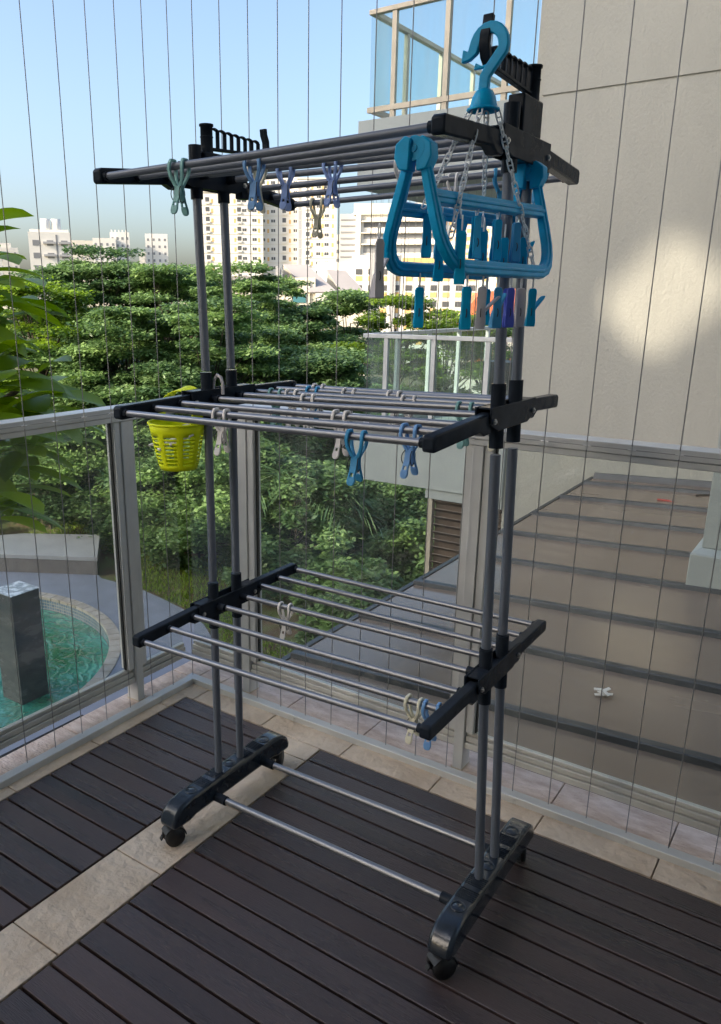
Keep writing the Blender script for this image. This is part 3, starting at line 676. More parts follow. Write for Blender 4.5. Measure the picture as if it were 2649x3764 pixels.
# broad leaved plant at the left
def big_leaf(b, P0, d, n, L, Wd, tl_):
    d = d.normalized(); s_ = d.cross(n).normalized(); n = s_.cross(d); K_ = 8; vs = []
    for k in range(K_+1):
        u = k/K_; w = Wd*math.sin(PI*min(1, u*.92+.04))**.75*(.55+.75*u) if u < 1 else .0
        c = P0 + d*L*u - Vector((0, 0, 1))*L*.28*u*u
        vs += [c - s_*w + n*w*.28, c, c + s_*w + n*w*.28]
    fs = []
    for k in range(K_): fs += [(3*k, 3*k+1, 3*k+4, 3*k+3), (3*k+1, 3*k+2, 3*k+5, 3*k+4)]
    b.add(vs, fs, True); tl_ += [random.uniform(.25, 1)]*len(fs)
random.seed(11)
pl = thing('broad_leaved_tree', 'near tree with large glossy oblong leaves at the left edge', 'tree', (-1.5, -.9, G))
tips = [polar(b_, d_, z_).to_tuple()+(0,) for b_, d_, z_ in ((57.4, 3.3, 1.42), (58.0, 3.5, 1.56), (56.4, 3.6, 1.34), (58.5, 3.5, 1.22), (56.8, 3.2, 1.08), (59, 3.4, .98), (57.6, 3.1, .90), (56.0, 3.5, .80), (57.5, 3.3, .70), (54.6, 3.35, .86), (59.5, 3.3, 1.34), (58.6, 3.0, .62), (54.2, 3.6, .98))]
_x = [(-.98, .33, 1.30, .2), (-1.05, .45, 1.05, .2), (-.92, .25, .86, .2), (-1.12, .10, 1.32, .2), (-.95, .28, 1.10, .2), (-.80, .02, .70, .2), (-1.0, .20, .60, .2), (-.90, .05, .98, .2), (-1.2, .3, .82, .2), (-.74, .10, .86, .2)]
b = MB(); tl_ = []; bb = MB()
for (x, y, z, _) in tips:
    c = Vector((x, y, z)); bb.tube([(-1.7, -.9, G+.3), ((x-1.9)/2, (y-.9)/2, z-.5), tuple(c)], [.05, .03, .012], 7)
    for k in range(13):
        a = 2.4*k + random.uniform(-.2, .2); el = random.uniform(-.25, .6)
        d = Vector((math.cos(a)*math.cos(el), math.sin(a)*math.cos(el), math.sin(el)))
        big_leaf(b, c + Vector((0, 0, -.012*k)) + d*.03, d, Vector((random.uniform(-.25, .25), random.uniform(-.25, .25), 1)), random.uniform(.22, .32), random.uniform(.050, .070), tl_)
bb.build('branches', M_bark, pl)
o = b.build('leaves', M_leafBig, pl); at = o.data.attributes.new('tone', 'FLOAT', 'FACE'); at.data.foreach_set('value', tl_)
# ground cover
n = 60000; g_ = rng
xx = g_.uniform(-15, -2.5, n); yy = g_.uniform(5.5, 13.5, n)
def inside(x, y):
    r_ = np.zeros(len(x), bool)
    for i in range(len(edge)):
        x1_, y1_ = edge[i]; x2_, y2_ = edge[(i+1) % len(edge)]
        c = ((y1_ > y) != (y2_ > y)) & (x < (x2_-x1_)*(y-y1_)/(y2_-y1_+1e-12)+x1_); r_ ^= c
    return r_
ns = np.sin(xx*1.3+1)+np.sin(yy*1.8+xx*.9)
k = (~inside(xx, yy)) & (ns > -.35)
P = np.stack([xx[k], yy[k], np.full(k.sum(), G+.0)], 1)
D = np.stack([g_.normal(0, .5, len(P)), g_.normal(0, .5, len(P)), np.ones(len(P))], 1)
o = leaf_mesh('grass', P, .10, .010, g_.uniform(.1, .9, len(P)), .2, None, M_leafC, 0, D); tag(o, 'short green grass and weeds along the path edge', 'grass', kind='stuff')

# ------------------------------------------------------------ far buildings
def wallm(name, c): return mat(name, c, .85, var=.02, vs=.2)
M_hw = wallm('white_facade', (.78, .74, .66)); M_hc = wallm('cream_facade', (.72, .66, .54)); M_hg = wallm('grey_facade', (.42, .41, .40))
M_win = mat('dark_window', (.10, .10, .10), .3); M_or = mat('orange_panel', (.74, .47, .18), .8); M_wb = mat('window_band', (.24, .24, .24), .4)
M_shed = mat('grey_shed_roof', (.36, .33, .31), .6, var=.06, vs=.4); M_orr = mat('orange_tiles', (.62, .17, .06), .8, var=.2, vs=3, bump=.5, bs=6)
M_teal = mat('teal_window_glass', (.08, .22, .24), .15)
GZ = -10.0
class Fac:   # a facade frame: origin at the left foot of the facade, e along it (to the right), d into the building
    def __init__(s, name, label, cat, bear_l, dist, rot, group=None):
        s.o = polar(bear_l, dist, 0); s.a = rot
        s.e = Vector((math.cos(rot), math.sin(rot), 0)); s.d = Vector((-math.sin(rot), math.cos(rot), 0))
        s.t = thing(name, label, cat, (s.o.x, s.o.y, GZ), group); s.tmpl = {}; s.n = 0; s.rest = {}
    def box(s, b, u0, u1, d0, d1, z0, z1):
        c = s.o + s.e*(u0+u1)/2 + s.d*(d0+d1)/2; c.z = (z0+z1)/2
        b.obox(c, s.e, s.d, Vector((0, 0, 1)), (u1-u0)/2, (d1-d0)/2, (z1-z0)/2)
    def part(s, name, m, *bx):
        b = MB()
        for q in bx: s.box(b, *q)
        return b.build(name, m, s.t)
    def win(s, name, m, u, z, w, h, pro=.06):
        if s.n < 96:
            key = (name, w, h)
            if key not in s.tmpl:
                me = bpy.data.meshes.new(name); b = MB(); b.box(-w/2, w/2, -pro, .05, -h/2, h/2); me.from_pydata(b.v, [], b.f); me.materials.append(m); s.tmpl[key] = me
            o = bpy.data.objects.new(name, s.tmpl[key]); S.collection.objects.link(o); o.parent = s.t
            p = s.o + s.e*u; o.location = (p.x-s.o.x, p.y-s.o.y, z-GZ); o.rotation_euler = (0, 0, s.a); s.n += 1
        else:
            b = s.rest.setdefault(name, (MB(), m))[0]; s.box(b, u-w/2, u+w/2, -pro, .05, z-h/2, z+h/2)
    def done(s):
        for k, (b, m) in s.rest.items(): b.build(k, m, s.t, kind='stuff')
# bearing helper: 1 unit of width in the view at bearing b is perpendicular to it; facades turned to face us roughly
def face(b): return R(b)
# main tower slab blocks
FH = 2.8
def hdb(label, bl, dist, width, top, cols, rot, floors=15, seed=0, tank=None):
    F = Fac('tower_block', label, 'tower block', bl, dist, rot, 'tall housing blocks beyond the trees')
    F.part('wall', M_hw, (0, width, 0, 12, GZ, top)); F.part('roof_edge', M_hc, (-.25, width+.25, -.25, 12.2, top+.01, top+.35))
    g_ = random.Random(seed)
    for f in range(floors):
        z = top-2.2-FH*f
        for (u, kind) in cols:
            if kind == 'D': F.win('window', M_win, u, z, 1.15, 1.75); F.win('balcony_front', M_hw, u, z-.75, 1.5, .55, .35) if f < 12 else None
            if kind == 'W': F.win('window', M_win, u-.35, z, .55, .85); F.win('window', M_win, u+.35, z, .55, .85)
            if kind == 'P': F.win('orange_panel', M_or, u, z-.2, .6, 1.2)
            if kind == 'L' and f == 0: F.part('recess', M_hg, (u-.5, u+.5, -.04, .1, GZ, top-.6))
        if f % 1 == 0: F.part('ledge', M_hc, (0.02, width-.02, -.10, -.001, z-1.38, z-1.25)) if f < 14 else None
    F.done(); return F
hdb('left wing of the big white tower block, dark and orange window columns', 42.55, 262, 19.3, 33.0, [(2.2, 'D'), (3.6, 'P'), (10.6, 'P'), (11.9, 'D'), (13.5, 'W'), (16.6, 'W'), (18.0, 'P')], R(40), seed=1)
hdb('tallest middle wing of the big white tower block', 38.6, 266, 12.5, 38.8, [(1.3, 'W'), (2.9, 'P'), (4.5, 'W'), (8.0, 'D'), (9.8, 'P'), (11.6, 'W')], R(38), floors=18, seed=2)
hdb('right wing of the big white tower block with a grey strip', 36.0, 264, 12.4, 37.4, [(.9, 'L'), (3.3, 'D'), (4.7, 'P'), (6.7, 'W'), (8.0, 'P'), (9.3, 'W'), (11.2, 'P')], R(35), floors=17, seed=3)
def simple(label, bl, dist, width, top, m, rows, colsn, rot, cat='building', wd=.9, hh=1.1, extra=None, fh=3.1):
    F = Fac('far_building', label, cat, bl, dist, rot, 'pale far buildings on the skyline')
    F.part('wall', m, (0, width, 0, 14, GZ, top))
    for f in range(rows):
        for c in range(colsn):
            F.win('window', M_wb, width*(c+.5)/colsn, top-2.6-fh*f, wd, hh)
    if extra: extra(F)
    F.done(); return F
simple('slender pale tower at the far left edge', 57.0, 400, 10, 30.8, M_hw, 6, 3, R(55))
simple('short pale tower with a stepped roof, second from the left edge', 55.8, 420, 9.6, 25, M_hw, 5, 3, R(55), extra=lambda F: F.part('roof_block', M_hw, (1.5, 6.5, 1, 8, 25.01, 27.1)))
def tanks(F):
    for u in (4.3, 6.9):
        b = MB(); p = F.o + F.e*u + F.d*3; b.lathe([(0, 2.6), (1.15, 2.6), (1.2, 0)], (p.x, p.y, 18.3), 16); b.build('roof_tank', M_hw, F.t)
    for k in range(6):
        F.part('balcony', M_hg, (3.4, 6.4, -.7, -.01, 14.8-3.0*k, 15.3-3.0*k)); F.part('balcony', M_hg, (7.2, 10, -.7, -.01, 14.8-3.0*k, 15.3-3.0*k))
    F.part('roof_block', M_hw, (.4, 9.8, 1, 9, 17.61, 18.29)); F.part('recess', M_wb, (6.55, 7.0, -.05, .1, GZ, 17.0))
simple('white balconied apartment block with two round roof tanks', 53.8, 220, 10.3, 17.6, M_hw, 6, 3, R(52), wd=1.6, hh=1.3, extra=tanks, fh=3.0)
simple('low pale block right of the roof tanks', 51.35, 450, 15, 31, M_hc, 4, 5, R(50))
simple('stepped pale tower group left of the lone tower', 49.75, 380, 10, 27.5, M_hw, 5, 4, R(49))
simple('taller pale tower of the stepped group', 48.6, 384, 8.5, 30.4, M_hw, 7, 4, R(48), extra=lambda F: [F.part('roof_fin', M_hw, (.5+1.6*k, 1.1+1.6*k, .5, 6, 30.41, 31.4)) for k in range(5)])
simple('lone slender pale tower in the gap between the trees and the big block', 46.3, 400, 10.4, 31.2, M_hw, 7, 4, R(45), extra=lambda F: F.part('side_wing', M_hw, (-3.2, -.01, 1, 9, GZ, 23)))
simple('thin pale tower between the big block and the office building', 33.75, 300, 3.8, 24, M_hc, 6, 2, R(33))
# office building with horizontal bands
F = Fac('office_building', 'wide office building with dark horizontal window bands', 'office building', 33.1, 180, R(27))
top = 18.8
F.part('wall', M_hw, (3.6, 36, 0, 20, GZ, top)); F.part('side_core', M_hg, (0, 3.55, .5, 18, GZ, top+.3))
F.part('roof_frame', M_hc, (3.0, 36, -.6, 12, top+.01, top+.5), (3.0, 36, .5, 3, top+.51, top+2.3))
for k in range(6):
    z = top-1.5-2.3*k
    F.part('window_band', M_wb if k in (2, 1) else M_win, (5.2, 20.5, -.05, .1, z-(1.5 if k == 2 else 1.0), z)); F.part('sunshade', M_hc, (4.6, 21, -.8, -.06, z+.05, z+.30))
for k in range(9):
    z = top-1.8-1.55*k
    for c in range(11): F.win('window', M_win if (c+k) % 4 else M_or, 22.3+1.25*c, z, .8, .75)
for k in range(13): F.part('lattice', M_wb, (.2, 3.4, .38, .49, top-1-1.25*k, top-.72-1.25*k))
F.part('frame_column', M_hw, (3.6, 4.6, -.9, -.01, GZ, top)); F.part('frame_column', M_hw, (21.1, 22.0, -.9, -.01, GZ, top)); F.done()
# lower white block with orange bays
F = Fac('lower_block', 'lower white block with orange window bays in front of the office building', 'building', 32.2, 140, R(29))
F.part('wall', M_hw, (0, 24, 0, 9, GZ, 8.6), (-6, -.01, 1, 8, GZ, 7.6)); F.part('orange_cornice', M_or, (8.4, 24, -.12, -.01, 7.4, 8.2)); F.part('fin', M_hg, (6.4, 7.4, -.5, -.01, GZ, 9.0), (3.0, 3.9, -.5, -.01, GZ, 9.0))
for f in range(5):
    for c in range(11):
        u = 1.2+2.1*c; z = 6.0-2.6*f; F.win('window', M_win, u, z, 1.1, .9)
        F.win('orange_panel', M_or, u, z-1.1, 1.1, .8)
F.done()
# houses with slanted roofs
F = Fac('house', 'cream house with two slanted grey roofs below the tower blocks', 'house', 37.2, 60, R(36))
F.part('wall', M_hc, (0, 2.6, 0, 6, GZ, 2.9), (2.61, 6.6, .4, 6, GZ, 1.3)); F.part('side_wall', M_hg, (-.30, -.01, .2, 6, GZ, 3.7))
def shed(u0, u1, z0, z1, m=M_shed, d0=-.6, d1=6.2, th=.14):
    b = MB(); p = []
    for zo in (-th, 0):
        for (u, d, z) in ((u0, d0, z0), (u1, d0, z1), (u1, d1, z1), (u0, d1, z0)):
            q = F.o + F.e*u + F.d*d; p.append((q.x, q.y, z+zo))
    b.hexa(p); return b.build('roof', m, F.t)
def slope(ps):
    b = MB(); p = [FQ(*q) for q in ps]; n_ = (Vector(p[1])-Vector(p[0])).cross(Vector(p[3])-Vector(p[0])).normalized()*.12
    b.hexa([tuple(Vector(q)-n_) for q in p] + p); return b.build('roof', M_shed, F.t)
def FQ(u, d, z): q = F.o + F.e*u + F.d*d; return (q.x, q.y, z)
slope([(2.2, -.7, 1.9), (4.2, -.7, 1.9), (2.0, 3.5, 3.95), (.2, 3.5, 3.95)]); slope([(5.0, -.7, 1.1), (7.2, -.7, .9), (5.0, 3.5, 3.5), (3.5, 3.5, 3.6)])
F.part('gable', M_hc, (.2, 2.2, 3.6, 5, 2.91, 3.8), (3.6, 5.2, 3.6, 5, 1.31, 3.4))
F.part('wall', M_hc, (.2, 2.2, -.1, -.001, 1.0, 2.7))
F.part('window', M_teal, (.95, 1.9, -.16, -.105, 1.15, 1.75)); F.part('window', M_win, (2.8, 4.4, .3, .39, .4, 1.2)); F.part('window', M_teal, (3.1, 4.0, .3, .39, -1.8, -.8)); F.part('window', M_teal, (4.4, 5.6, .3, .39, -1.8, -.8))
F.part('balcony_wall', M_hc, (2.4, 6.7, -.5, .38, -.55, .15)); F.part('floor_edge', M_hw, (-.4, 7, -.12, -.01, -.8, -.6)); F.done()
F = Fac('house', 'pale low house with a flat grey roof left of the slanted roofs', 'house', 44.8, 72, R(41))
F.part('wall', M_hc, (0, 8.6, 0, 8, GZ, 2.6)); F.part('roof', M_shed, (-.4, 9.0, -.4, 8.4, 2.61, 3.3)); F.part('window', M_teal, (6.0, 7.0, -.06, -.001, .6, 1.6)); F.part('window', M_teal, (7.2, 8.2, -.06, -.001, -1.6, -.4)); F.part('window', M_teal, (6.0, 7.0, -.06, -.001, -1.6, -.4))
F.done()
F = Fac('house', 'pale house with green glass bay right behind the low trees', 'house', 39.0, 64, R(37))
F.part('wall', M_hw, (.9, 2.4, 0, 5, GZ, 1.3)); F.part('roof', M_shed, (.6, 2.6, -.3, 5, 1.31, 1.5))
for k in range(3): F.part('window', M_teal, (1.1, 2.2, -.08, -.001, .3-1.2*k, 1.0-1.2*k))
F.done()
F = Fac('house', 'house with steep orange tiled roof seen between the small pegs', 'house', 25.3, 40, R(27))
F.part('wall', M_hw, (0, 5.5, 1.0, 6, GZ, .9))
b = MB(); p = []
def FP(u, d, z): q = F.o + F.e*u + F.d*d; return (q.x, q.y, z)
b.hexa([FP(-.1, .5, -.1), FP(6, .5, .7), FP(6, 6, .7), FP(-.1, 6, -.1), FP(1.4, .5, 1.7), FP(6, .5, 2.2), FP(6, 6, 2.2), FP(1.4, 6, 1.7)]); b.build('roof', M_orr, F.t)
b = MB(); b.hexa([FP(1.2, .1, -1.9), FP(6, .1, -2.2), FP(6, .95, -2.2), FP(1.2, .95, -1.9), FP(1.2, .5, -1.0), FP(6, .5, -1.2), FP(6, .95, -1.2), FP(1.2, .95, -1.0)]); b.build('lower_roof', M_orr, F.t)
for k in range(4): F.part('window', M_win, (1.0+1.2*k, 1.6+1.2*k, .93, .99, -1.0, -.1))
F.done()
simple('long low pale building at the foot of the skyline, far left', 57.5, 320, 110, 8.5, M_hc, 2, 16, R(46), wd=3)

# ------------------------------------------------------------ drying rack
RK = thing('drying_rack', 'three tier wheeled drying rack with grey poles and steel rungs', 'drying rack', (.94, -.45, ZD))
def lean(z, s):   # measured lean of the uprights towards the left
    if s == 'R': return 1.306 - np.interp(z, [0, .1, .56, 1.08, 1.54, 1.7], [0, 0, .022, .036, .049, .052])
    return .580 - np.interp(z, [0, .1, 1.08, 1.54, 1.7], [0, 0, 0, .013, .015])
YP = {'L': (-.512, -.424), 'R': (-.482, -.396)}
LV = {'B': dict(zl=[.563, .567, .570, .569, .570, .573, .573, .573], zr=[.567, .566, .567, .572, .572, .567, .567, .567], yl=[-.760, -.678, -.599, -.508, -.426, -.343, -.265, -.183], yr=[-.734, -.651, -.568, -.482, -.397, -.322, -.237, -.159]),
 'M': dict(zl=[1.075, 1.077, 1.079, 1.080, 1.081, 1.082, 1.082, 1.081], zr=[1.080, 1.086, 1.089, 1.094, 1.096, 1.097, 1.097, 1.092], yl=[-.772, -.692, -.613, -.512, -.424, -.354, -.272, -.189], yr=[-.748, -.672, -.590, -.482, -.397, -.338, -.262, -.185]),
 'T': dict(zl=[1.520, 1.528, 1.537, 1.552, 1.553, 1.541, 1.533, 1.524], zr=[1.537, 1.542, 1.546, 1.552, 1.552, 1.549, 1.545, 1.537], yl=[-.774, -.692, -.610, -.512, -.424, -.345, -.262, -.177], yr=[-.742, -.660, -.578, -.482, -.397, -.315, -.236, -.146])}
for lv, D_ in LV.items():
    for i in range(8):
        inner = i in (3, 4)
        a = Vector((lean(D_['zl'][i], 'L')+.012, D_['yl'][i], D_['zl'][i])); c = Vector((lean(D_['zr'][i], 'R')-.012, D_['yr'][i], D_['zr'][i]))
        b = MB(); mid = (a+c)/2 - Vector((0, 0, .0015)); b.tube([a, mid, c], .0066, 12); b.build('rung', M_rung if lv != 'T' else M_pole, RK)
    for s, ys_, zs_ in (('L', D_['yl'], D_['zl']), ('R', D_['yr'], D_['zr'])):
        sg = 1 if s == 'L' else -1
        for (i0, i1, dr) in ((0, 2, -1), (7, 5, 1)):
            b = MB(); yp = YP[s][0] if dr < 0 else YP[s][1]; yh = yp + dr*.052; x = lean(zs_[i0], s); ye = ys_[i0] + dr*.013
            z0 = zs_[i0]; z1 = zs_[i1]
            zh = (z1-z0)/(ys_[i1]-ys_[i0])*(yh-ys_[i0]) + z0
            w = .011
            # tapered arm: profile in y-z, extruded in x
            pr = [(ye, z0-.009), (ye, z0+.010), (ye-dr*.006, z0+.0145), (yh, zh+.0145), (yh, zh-.024), (yh+dr*.026, zh-.025), (yh+dr*.045, z1-.013), (ye-dr*.004, z0-.0135)]
            n_ = len(pr); vs = [(x-w, y, z) for y, z in pr] + [(x+w, y, z) for y, z in pr]
            fs = [tuple(range(n_)), tuple(reversed(range(n_, 2*n_)))] + [((k+1) % n_, k, n_+k, n_+(k+1) % n_) for k in range(n_)]
            if dr > 0: fs = [tuple(reversed(f)) for f in fs]
            b.add(vs, fs)
            for i in ((0, 1, 2) if dr < 0 else (5, 6, 7)):
                b.tube([(x+sg*.010, ys_[i], zs_[i]), (x+sg*.019, ys_[i], zs_[i])], .0088, 12)
            b.build('arm', M_plas, RK, bevel=.003)
        # bracket with collars
        zc = (zs_[3]+zs_[4])/2 - (.0 if lv != 'T' else .002); x = lean(zc, s); y0, y1 = YP[s]
        b = MB()
        dt = .0045 if s == 'L' else .0045
        pr = [(y0-.068, zc+.021), (y1+.068, zc+.021), (y1+.066, zc-.010), (y1+.030, zc-.024), (y0-.030, zc-.024), (y0-.066, zc-.010)]
        for (xa, xb) in ((x-.0165, x-.0125), (x+.0125, x+.0165)):
            vs = [(xa, y, z) for y, z in pr] + [(xb, y, z) for y, z in pr]; n_ = 6
            b.add(vs, [tuple(range(n_)), tuple(reversed(range(n_, 2*n_)))] + [((k+1) % n_, k, n_+k, n_+(k+1) % n_) for k in range(n_)])
        b.box(x-.0124, x+.0124, y0+.012, y1-.012, zc-.022, zc+.008); b.box(x-.0124, x+.0124, y0-.060, y0-.012, zc+.0165, zc+.0205); b.box(x-.0124, x+.0124, y1+.012, y1+.060, zc+.0165, zc+.0205)
        b.build('bracket', M_plas, RK, bevel=.0015)
        for y in (y0, y1):
            b = MB(); lo, hi = (zc-.060, zc+.058) if lv != 'T' else (zc-.045, zc+.040)
            b.tube([(lean(lo, s), y, lo), (lean(hi, s), y, hi)], .0135, 18)
            b.tube([(x+sg*.012, y+.0, zs_[3]), (x+sg*.038, y, zs_[3])], .0095, 12)
            b.build('collar', M_plas, RK)
        for y in (y0-.054, y1+.054):
            for dx in (-1, 1):
                b = MB(); b.cyl((x+dx*.0165, y, zc-.004), (x+dx*.0195, y, zc-.004), .0055, 6); b.cyl((x+dx*.019, y, zc-.004), (x+dx*.0215, y, zc-.004), .0028, 8); b.build('bolt', M_screw, RK)
# poles
for s in 'LR':
    for y in YP[s]:
        for z0, z1 in ((.075, .51), (.632, 1.022), (1.142, 1.508)):
            b = MB(); b.tube([(lean(z0, s), y, z0), (lean(z1, s), y, z1)], .0098, 16); b.build('pole', M_pole, RK)
# feet
for s in 'LR':
    x = .579 if s == 'L' else 1.306; yc = sum(YP[s])/2; h0, h1 = yc-.238, yc+.238; w = .0265
    prof = [(h0, .032), (h0-.002, .052), (h0+.008, .072), (h0+.030, .088), (h0+.065, .094), (h1-.065, .094), (h1-.030, .088), (h1-.008, .072), (h1+.002, .052), (h1, .032), (h1-.055, .030), (h1-.080, .036), (h0+.080, .036), (h0+.055, .030)]
    n_ = len(prof); vs = [(x-w, y, z) for y, z in prof] + [(x+w, y, z) for y, z in prof]
    fs = [((k+1) % n_, k, n_+k, n_+(k+1) % n_) for k in range(n_)]
    b = MB(); b.add(vs, [tuple(range(n_)), tuple(reversed(range(n_, 2*n_)))] + fs)
    foot = b.build('foot', M_foot, RK, bevel=.009, seg=3)
    for y in (yc-.150, yc+.002, yc+.150):
        b = MB(); b.torus((x, y, .0945), (0, 0, 1), .015, .0016, 24, 6); b.lathe([(0, .0022), (.011, .0018), (.0135, .0)], (x, y, .0935), 20)
        b.build('raised_disc', M_foot, foot)
    for y in (yc-.108, yc-.060, yc+.060, yc+.108):
        b = MB()
        for k in range(6): b.box(x-.0215, x+.0215, y-.015+.006*k, y-.0124+.006*k, .0935, .0957)
        b.build('ribs', M_plas, foot, bevel=.0006, seg=1)
    for y, rzr in ((h0+.024, -.45 if s == 'L' else -.6), (h1-.028, .35)):
        cz = .0045; b = MB(); r_ = .0255
        ax = Vector((math.cos(rzr), math.sin(rzr), 0)); c = Vector((x, y-.004, cz))
        cs = MB(); 
        cs.cyl((x, y, .018), (x, y, .036), .008, 12)
        for sg in (-1, 1):
            p = c + ax*sg*.0155
            prf = [(.0, 0), (.021, 0), (.0255, .002), (.0258, .006), (.0245, .0125), (0, .0125)]
            q = MB(); q.lathe([(r, z) for r, z in prf], (0, 0, 0), 26)
            Mx = ax.to_track_quat('Z', 'Y').to_matrix() if sg > 0 else (-ax).to_track_quat('Z', 'Y').to_matrix()
            o_ = c + ax*sg*.006
            b.add([tuple(o_ + Mx @ Vector(v)) for v in q.v], q.f, True)
        wh = b.build('caster', M_plasm, foot)
        hd = MB(); pts = []
        perp = Vector((-ax.y, ax.x, 0))
        for k in range(9):
            a = R(0+19*k); pts.append(c + perp*math.cos(a)*.0285 + Vector((0, 0, 1))*math.sin(a)*.0275)
        cs.sweep(pts, ax, .034, .003)
        cs.sweep([c + perp*-.028 + Vector((0, 0, .006)), c + perp*-.034 + Vector((0, 0, -.004))], ax, .012, .004)
        cs.build('fork', M_plasm, foot, bevel=.0008, seg=1)
# cross tubes between the feet
for k, (yl, yr, z) in enumerate(((-.553, -.535, .050), (-.352, -.33, .050))):
    a = Vector((.605, yl, z)); c = Vector((1.280, yr, z)); b = MB(); b.tube([a, c], .0088, 14); b.build('cross_tube', M_rung, RK)
    for p, q in ((a, Vector((1, 0, 0))), (c, Vector((-1, 0, 0)))):
        b = MB(); b.tube([p, p+q*.036], .0122, 16); b.build('socket', M_plas, RK)
# top posts and hanging arms
for s in 'LR':
    z0 = 1.56; x = lean(1.6, s); y0, y1 = YP[s]; ph = y0+.038 if s == 'L' else y1-.004; zt = 1.658 if s == 'L' else 1.684; zb = 1.605 if s == 'L' else 1.634
    b = MB(); b.tube([(x, y0, z0), (x, y0, 1.612)], .0140, 18); b.build('top_cap', M_plas, RK)
    b = MB(); b.box(x-.015, x+.015, y0+.015, y1+.018, z0+.004, 1.602 if s == 'L' else 1.630); b.build('top_block', M_plas, RK, bevel=.003)
    arm = MB()
    arm.tube([(x, ph, zb-.01), (x, ph, zb+.002), (x, ph, zt-.004), (x, ph, zt-.004), (x, ph, zt)], [.0145, .0135, .0132, .0155, .0155], 20)
    arm.torus((x, ph, zb+.028), (0, 0, 1), .0135, .0012, 20, 6)
    arm.build('arm_post', M_plas, RK)
    d = 1 if s == 'L' else -1; L_ = .165; arm = MB()
    zlo = lambda t: zb+.006 + (.008 if s == 'L' else .004)*t; zhi = lambda t: zt-.008 + (-.004*t)
    def yy_(t): return ph + d*(.012 + L_*t)
    arm.sweep([(x, yy_(0), zlo(0)), (x, yy_(.5), zlo(.5)+.001), (x, yy_(1), zlo(1)+.002)], (1, 0, 0), .012, .006)
    tp = []
    for k in range(29):
        t_ = k/28; tp.append((x, yy_(t_), zhi(t_) + .0030*abs(math.sin(PI*7*t_))))
    arm.sweep(tp, (1, 0, 0), .010, .004)
    for k in range(8):
        t_ = k/7; arm.sweep([(x, yy_(t_), zlo(t_)), (x, yy_(t_), zhi(t_))], (1, 0, 0), .008, .007)
    hk = []
    for k in range(9):
        a = R(-80+17*k); hk.append((x, yy_(1) + d*(.000+.022*math.cos(a)), zhi(1)-.012 + .026*math.sin(a)*1.0 + .004))
    hk = [(x, yy_(.96), zlo(1)+.002), (x, yy_(1)+d*.012, zlo(1)+.003), (x, yy_(1)+d*.024, zlo(1)+.012), (x, yy_(1)+d*.030, zlo(1)+.026), (x, yy_(1)+d*.029, zlo(1)+.040), (x, yy_(1)+d*.022, zlo(1)+.054), (x, yy_(1)+d*.020, zlo(1)+.068)]
    if s == 'L': hk = [(p[0], p[1], zlo(1)+(p[2]-zlo(1))*.95-.004) for p in hk]
    arm.sweep(hk, (1, 0, 0), .016, .010)
    arm.build('hanging_arm', M_plas, RK, bevel=.0012, seg=1)

# ------------------------------------------------------------ towel pegs
def peg_proto(col):
    t = thing('towel_peg', 'x', 'peg'); m = M_peg[col]
    for s in (-1, 1):
        b = MB()
        for sx in (-1, 1):
            P_ = [(sx*.0165, s*-.003, .0135), (sx*.0168, s*.007, .0125), (sx*.0178, s*.0125, .004), (sx*.0185, s*.0135, -.008), (sx*.0165, s*.011, -.021), (sx*.0115, s*.007, -.033), (sx*.0058, s*.0045, -.044), (sx*.005, s*.0045, -.052)]
            b.sweep(P_, (1, 0, 0), [.0065, .0075, .0078, .0078, .0078, .0078, .009, .009], [.005, .0065, .006, .0055, .0055, .005, .005, .005])
        b.sweep([(0, s*.0045, -.042), (0, s*.0050, -.052), (0, s*.0095, -.065), (0, s*.0150, -.078)], (1, 0, 0), [.018, .019, .017, .016], .0046)
        for sx in (-1, 1): b.sweep([(sx*.0055, s*.0150, -.077), (sx*.0065, s*.0185, -.086)], (1, 0, 0), .0045, .0046)
        b.sweep([(0, s*.0180, -.0855), (0, s*.0210, -.094), (0, s*.0235, -.101), (0, s*.0245, -.1045)], (1, 0, 0), [.0175, .0195, .0165, .008], [.0048, .005, .0045, .0035])
        b.build('jaw', m, t, bevel=.0013, seg=2)
    b = MB()
    for sx in (-1, 1): b.torus((sx*.0072, 0, -.060), (1, .25*sx, 0), .0175, .0011, 20, 6)
    b.build('spring', M_spring, t)
    return t
protos = {}
def place_peg(col, lv, i, x, label, yaw=0, tilt=0, roll=0):
    if col not in protos: protos[col] = peg_proto(col); t = protos[col]
    else: t = copy_tree(protos[col])
    D_ = LV[lv]; xl = .6; xr = 1.265; f = (x-xl)/(xr-xl)
    t.location = (x, D_['yl'][i]*(1-f)+D_['yr'][i]*f, D_['zl'][i]*(1-f)+D_['zr'][i]*f-.001)
    t.rotation_euler = (tilt, roll, yaw + .03)
    t.scale = (.77, .77, .77)
    t['label'] = label; t['group'] = 'large towel pegs on the rack'; return t
place_peg('teal', 'T', 0, .762, 'teal towel peg hanging from the front rung of the top shelf', .1, 0, .02)
place_peg('sky', 'T', 1, .862, 'sky blue towel peg in the cluster on the top shelf, in front', .2, .05)
place_peg('cream', 'T', 2, .805, 'cream towel peg behind the blue pegs in the top shelf cluster', -.1, 0, .03)
place_peg('light', 'T', 3, .800, 'pale violet blue towel peg, rightmost of the top shelf cluster', .3)
place_peg('light', 'T', 3, .909, 'pale blue towel peg hanging alone in the middle of the top shelf', -.05)
place_peg('cream', 'T', 7, .652, 'cream towel peg hanging lowest, on the rear rung of the top shelf', .15)
place_peg('white', 'T', 4, 1.012, 'white towel peg half hidden by the hinge of the blue peg hanger', .4)
place_peg('white', 'T', 6, 1.048, 'white towel peg behind the chains of the blue peg hanger', -.5)
place_peg('blue', 'T', 6, 1.146, 'blue towel peg on the top shelf just left of the right poles', .5)
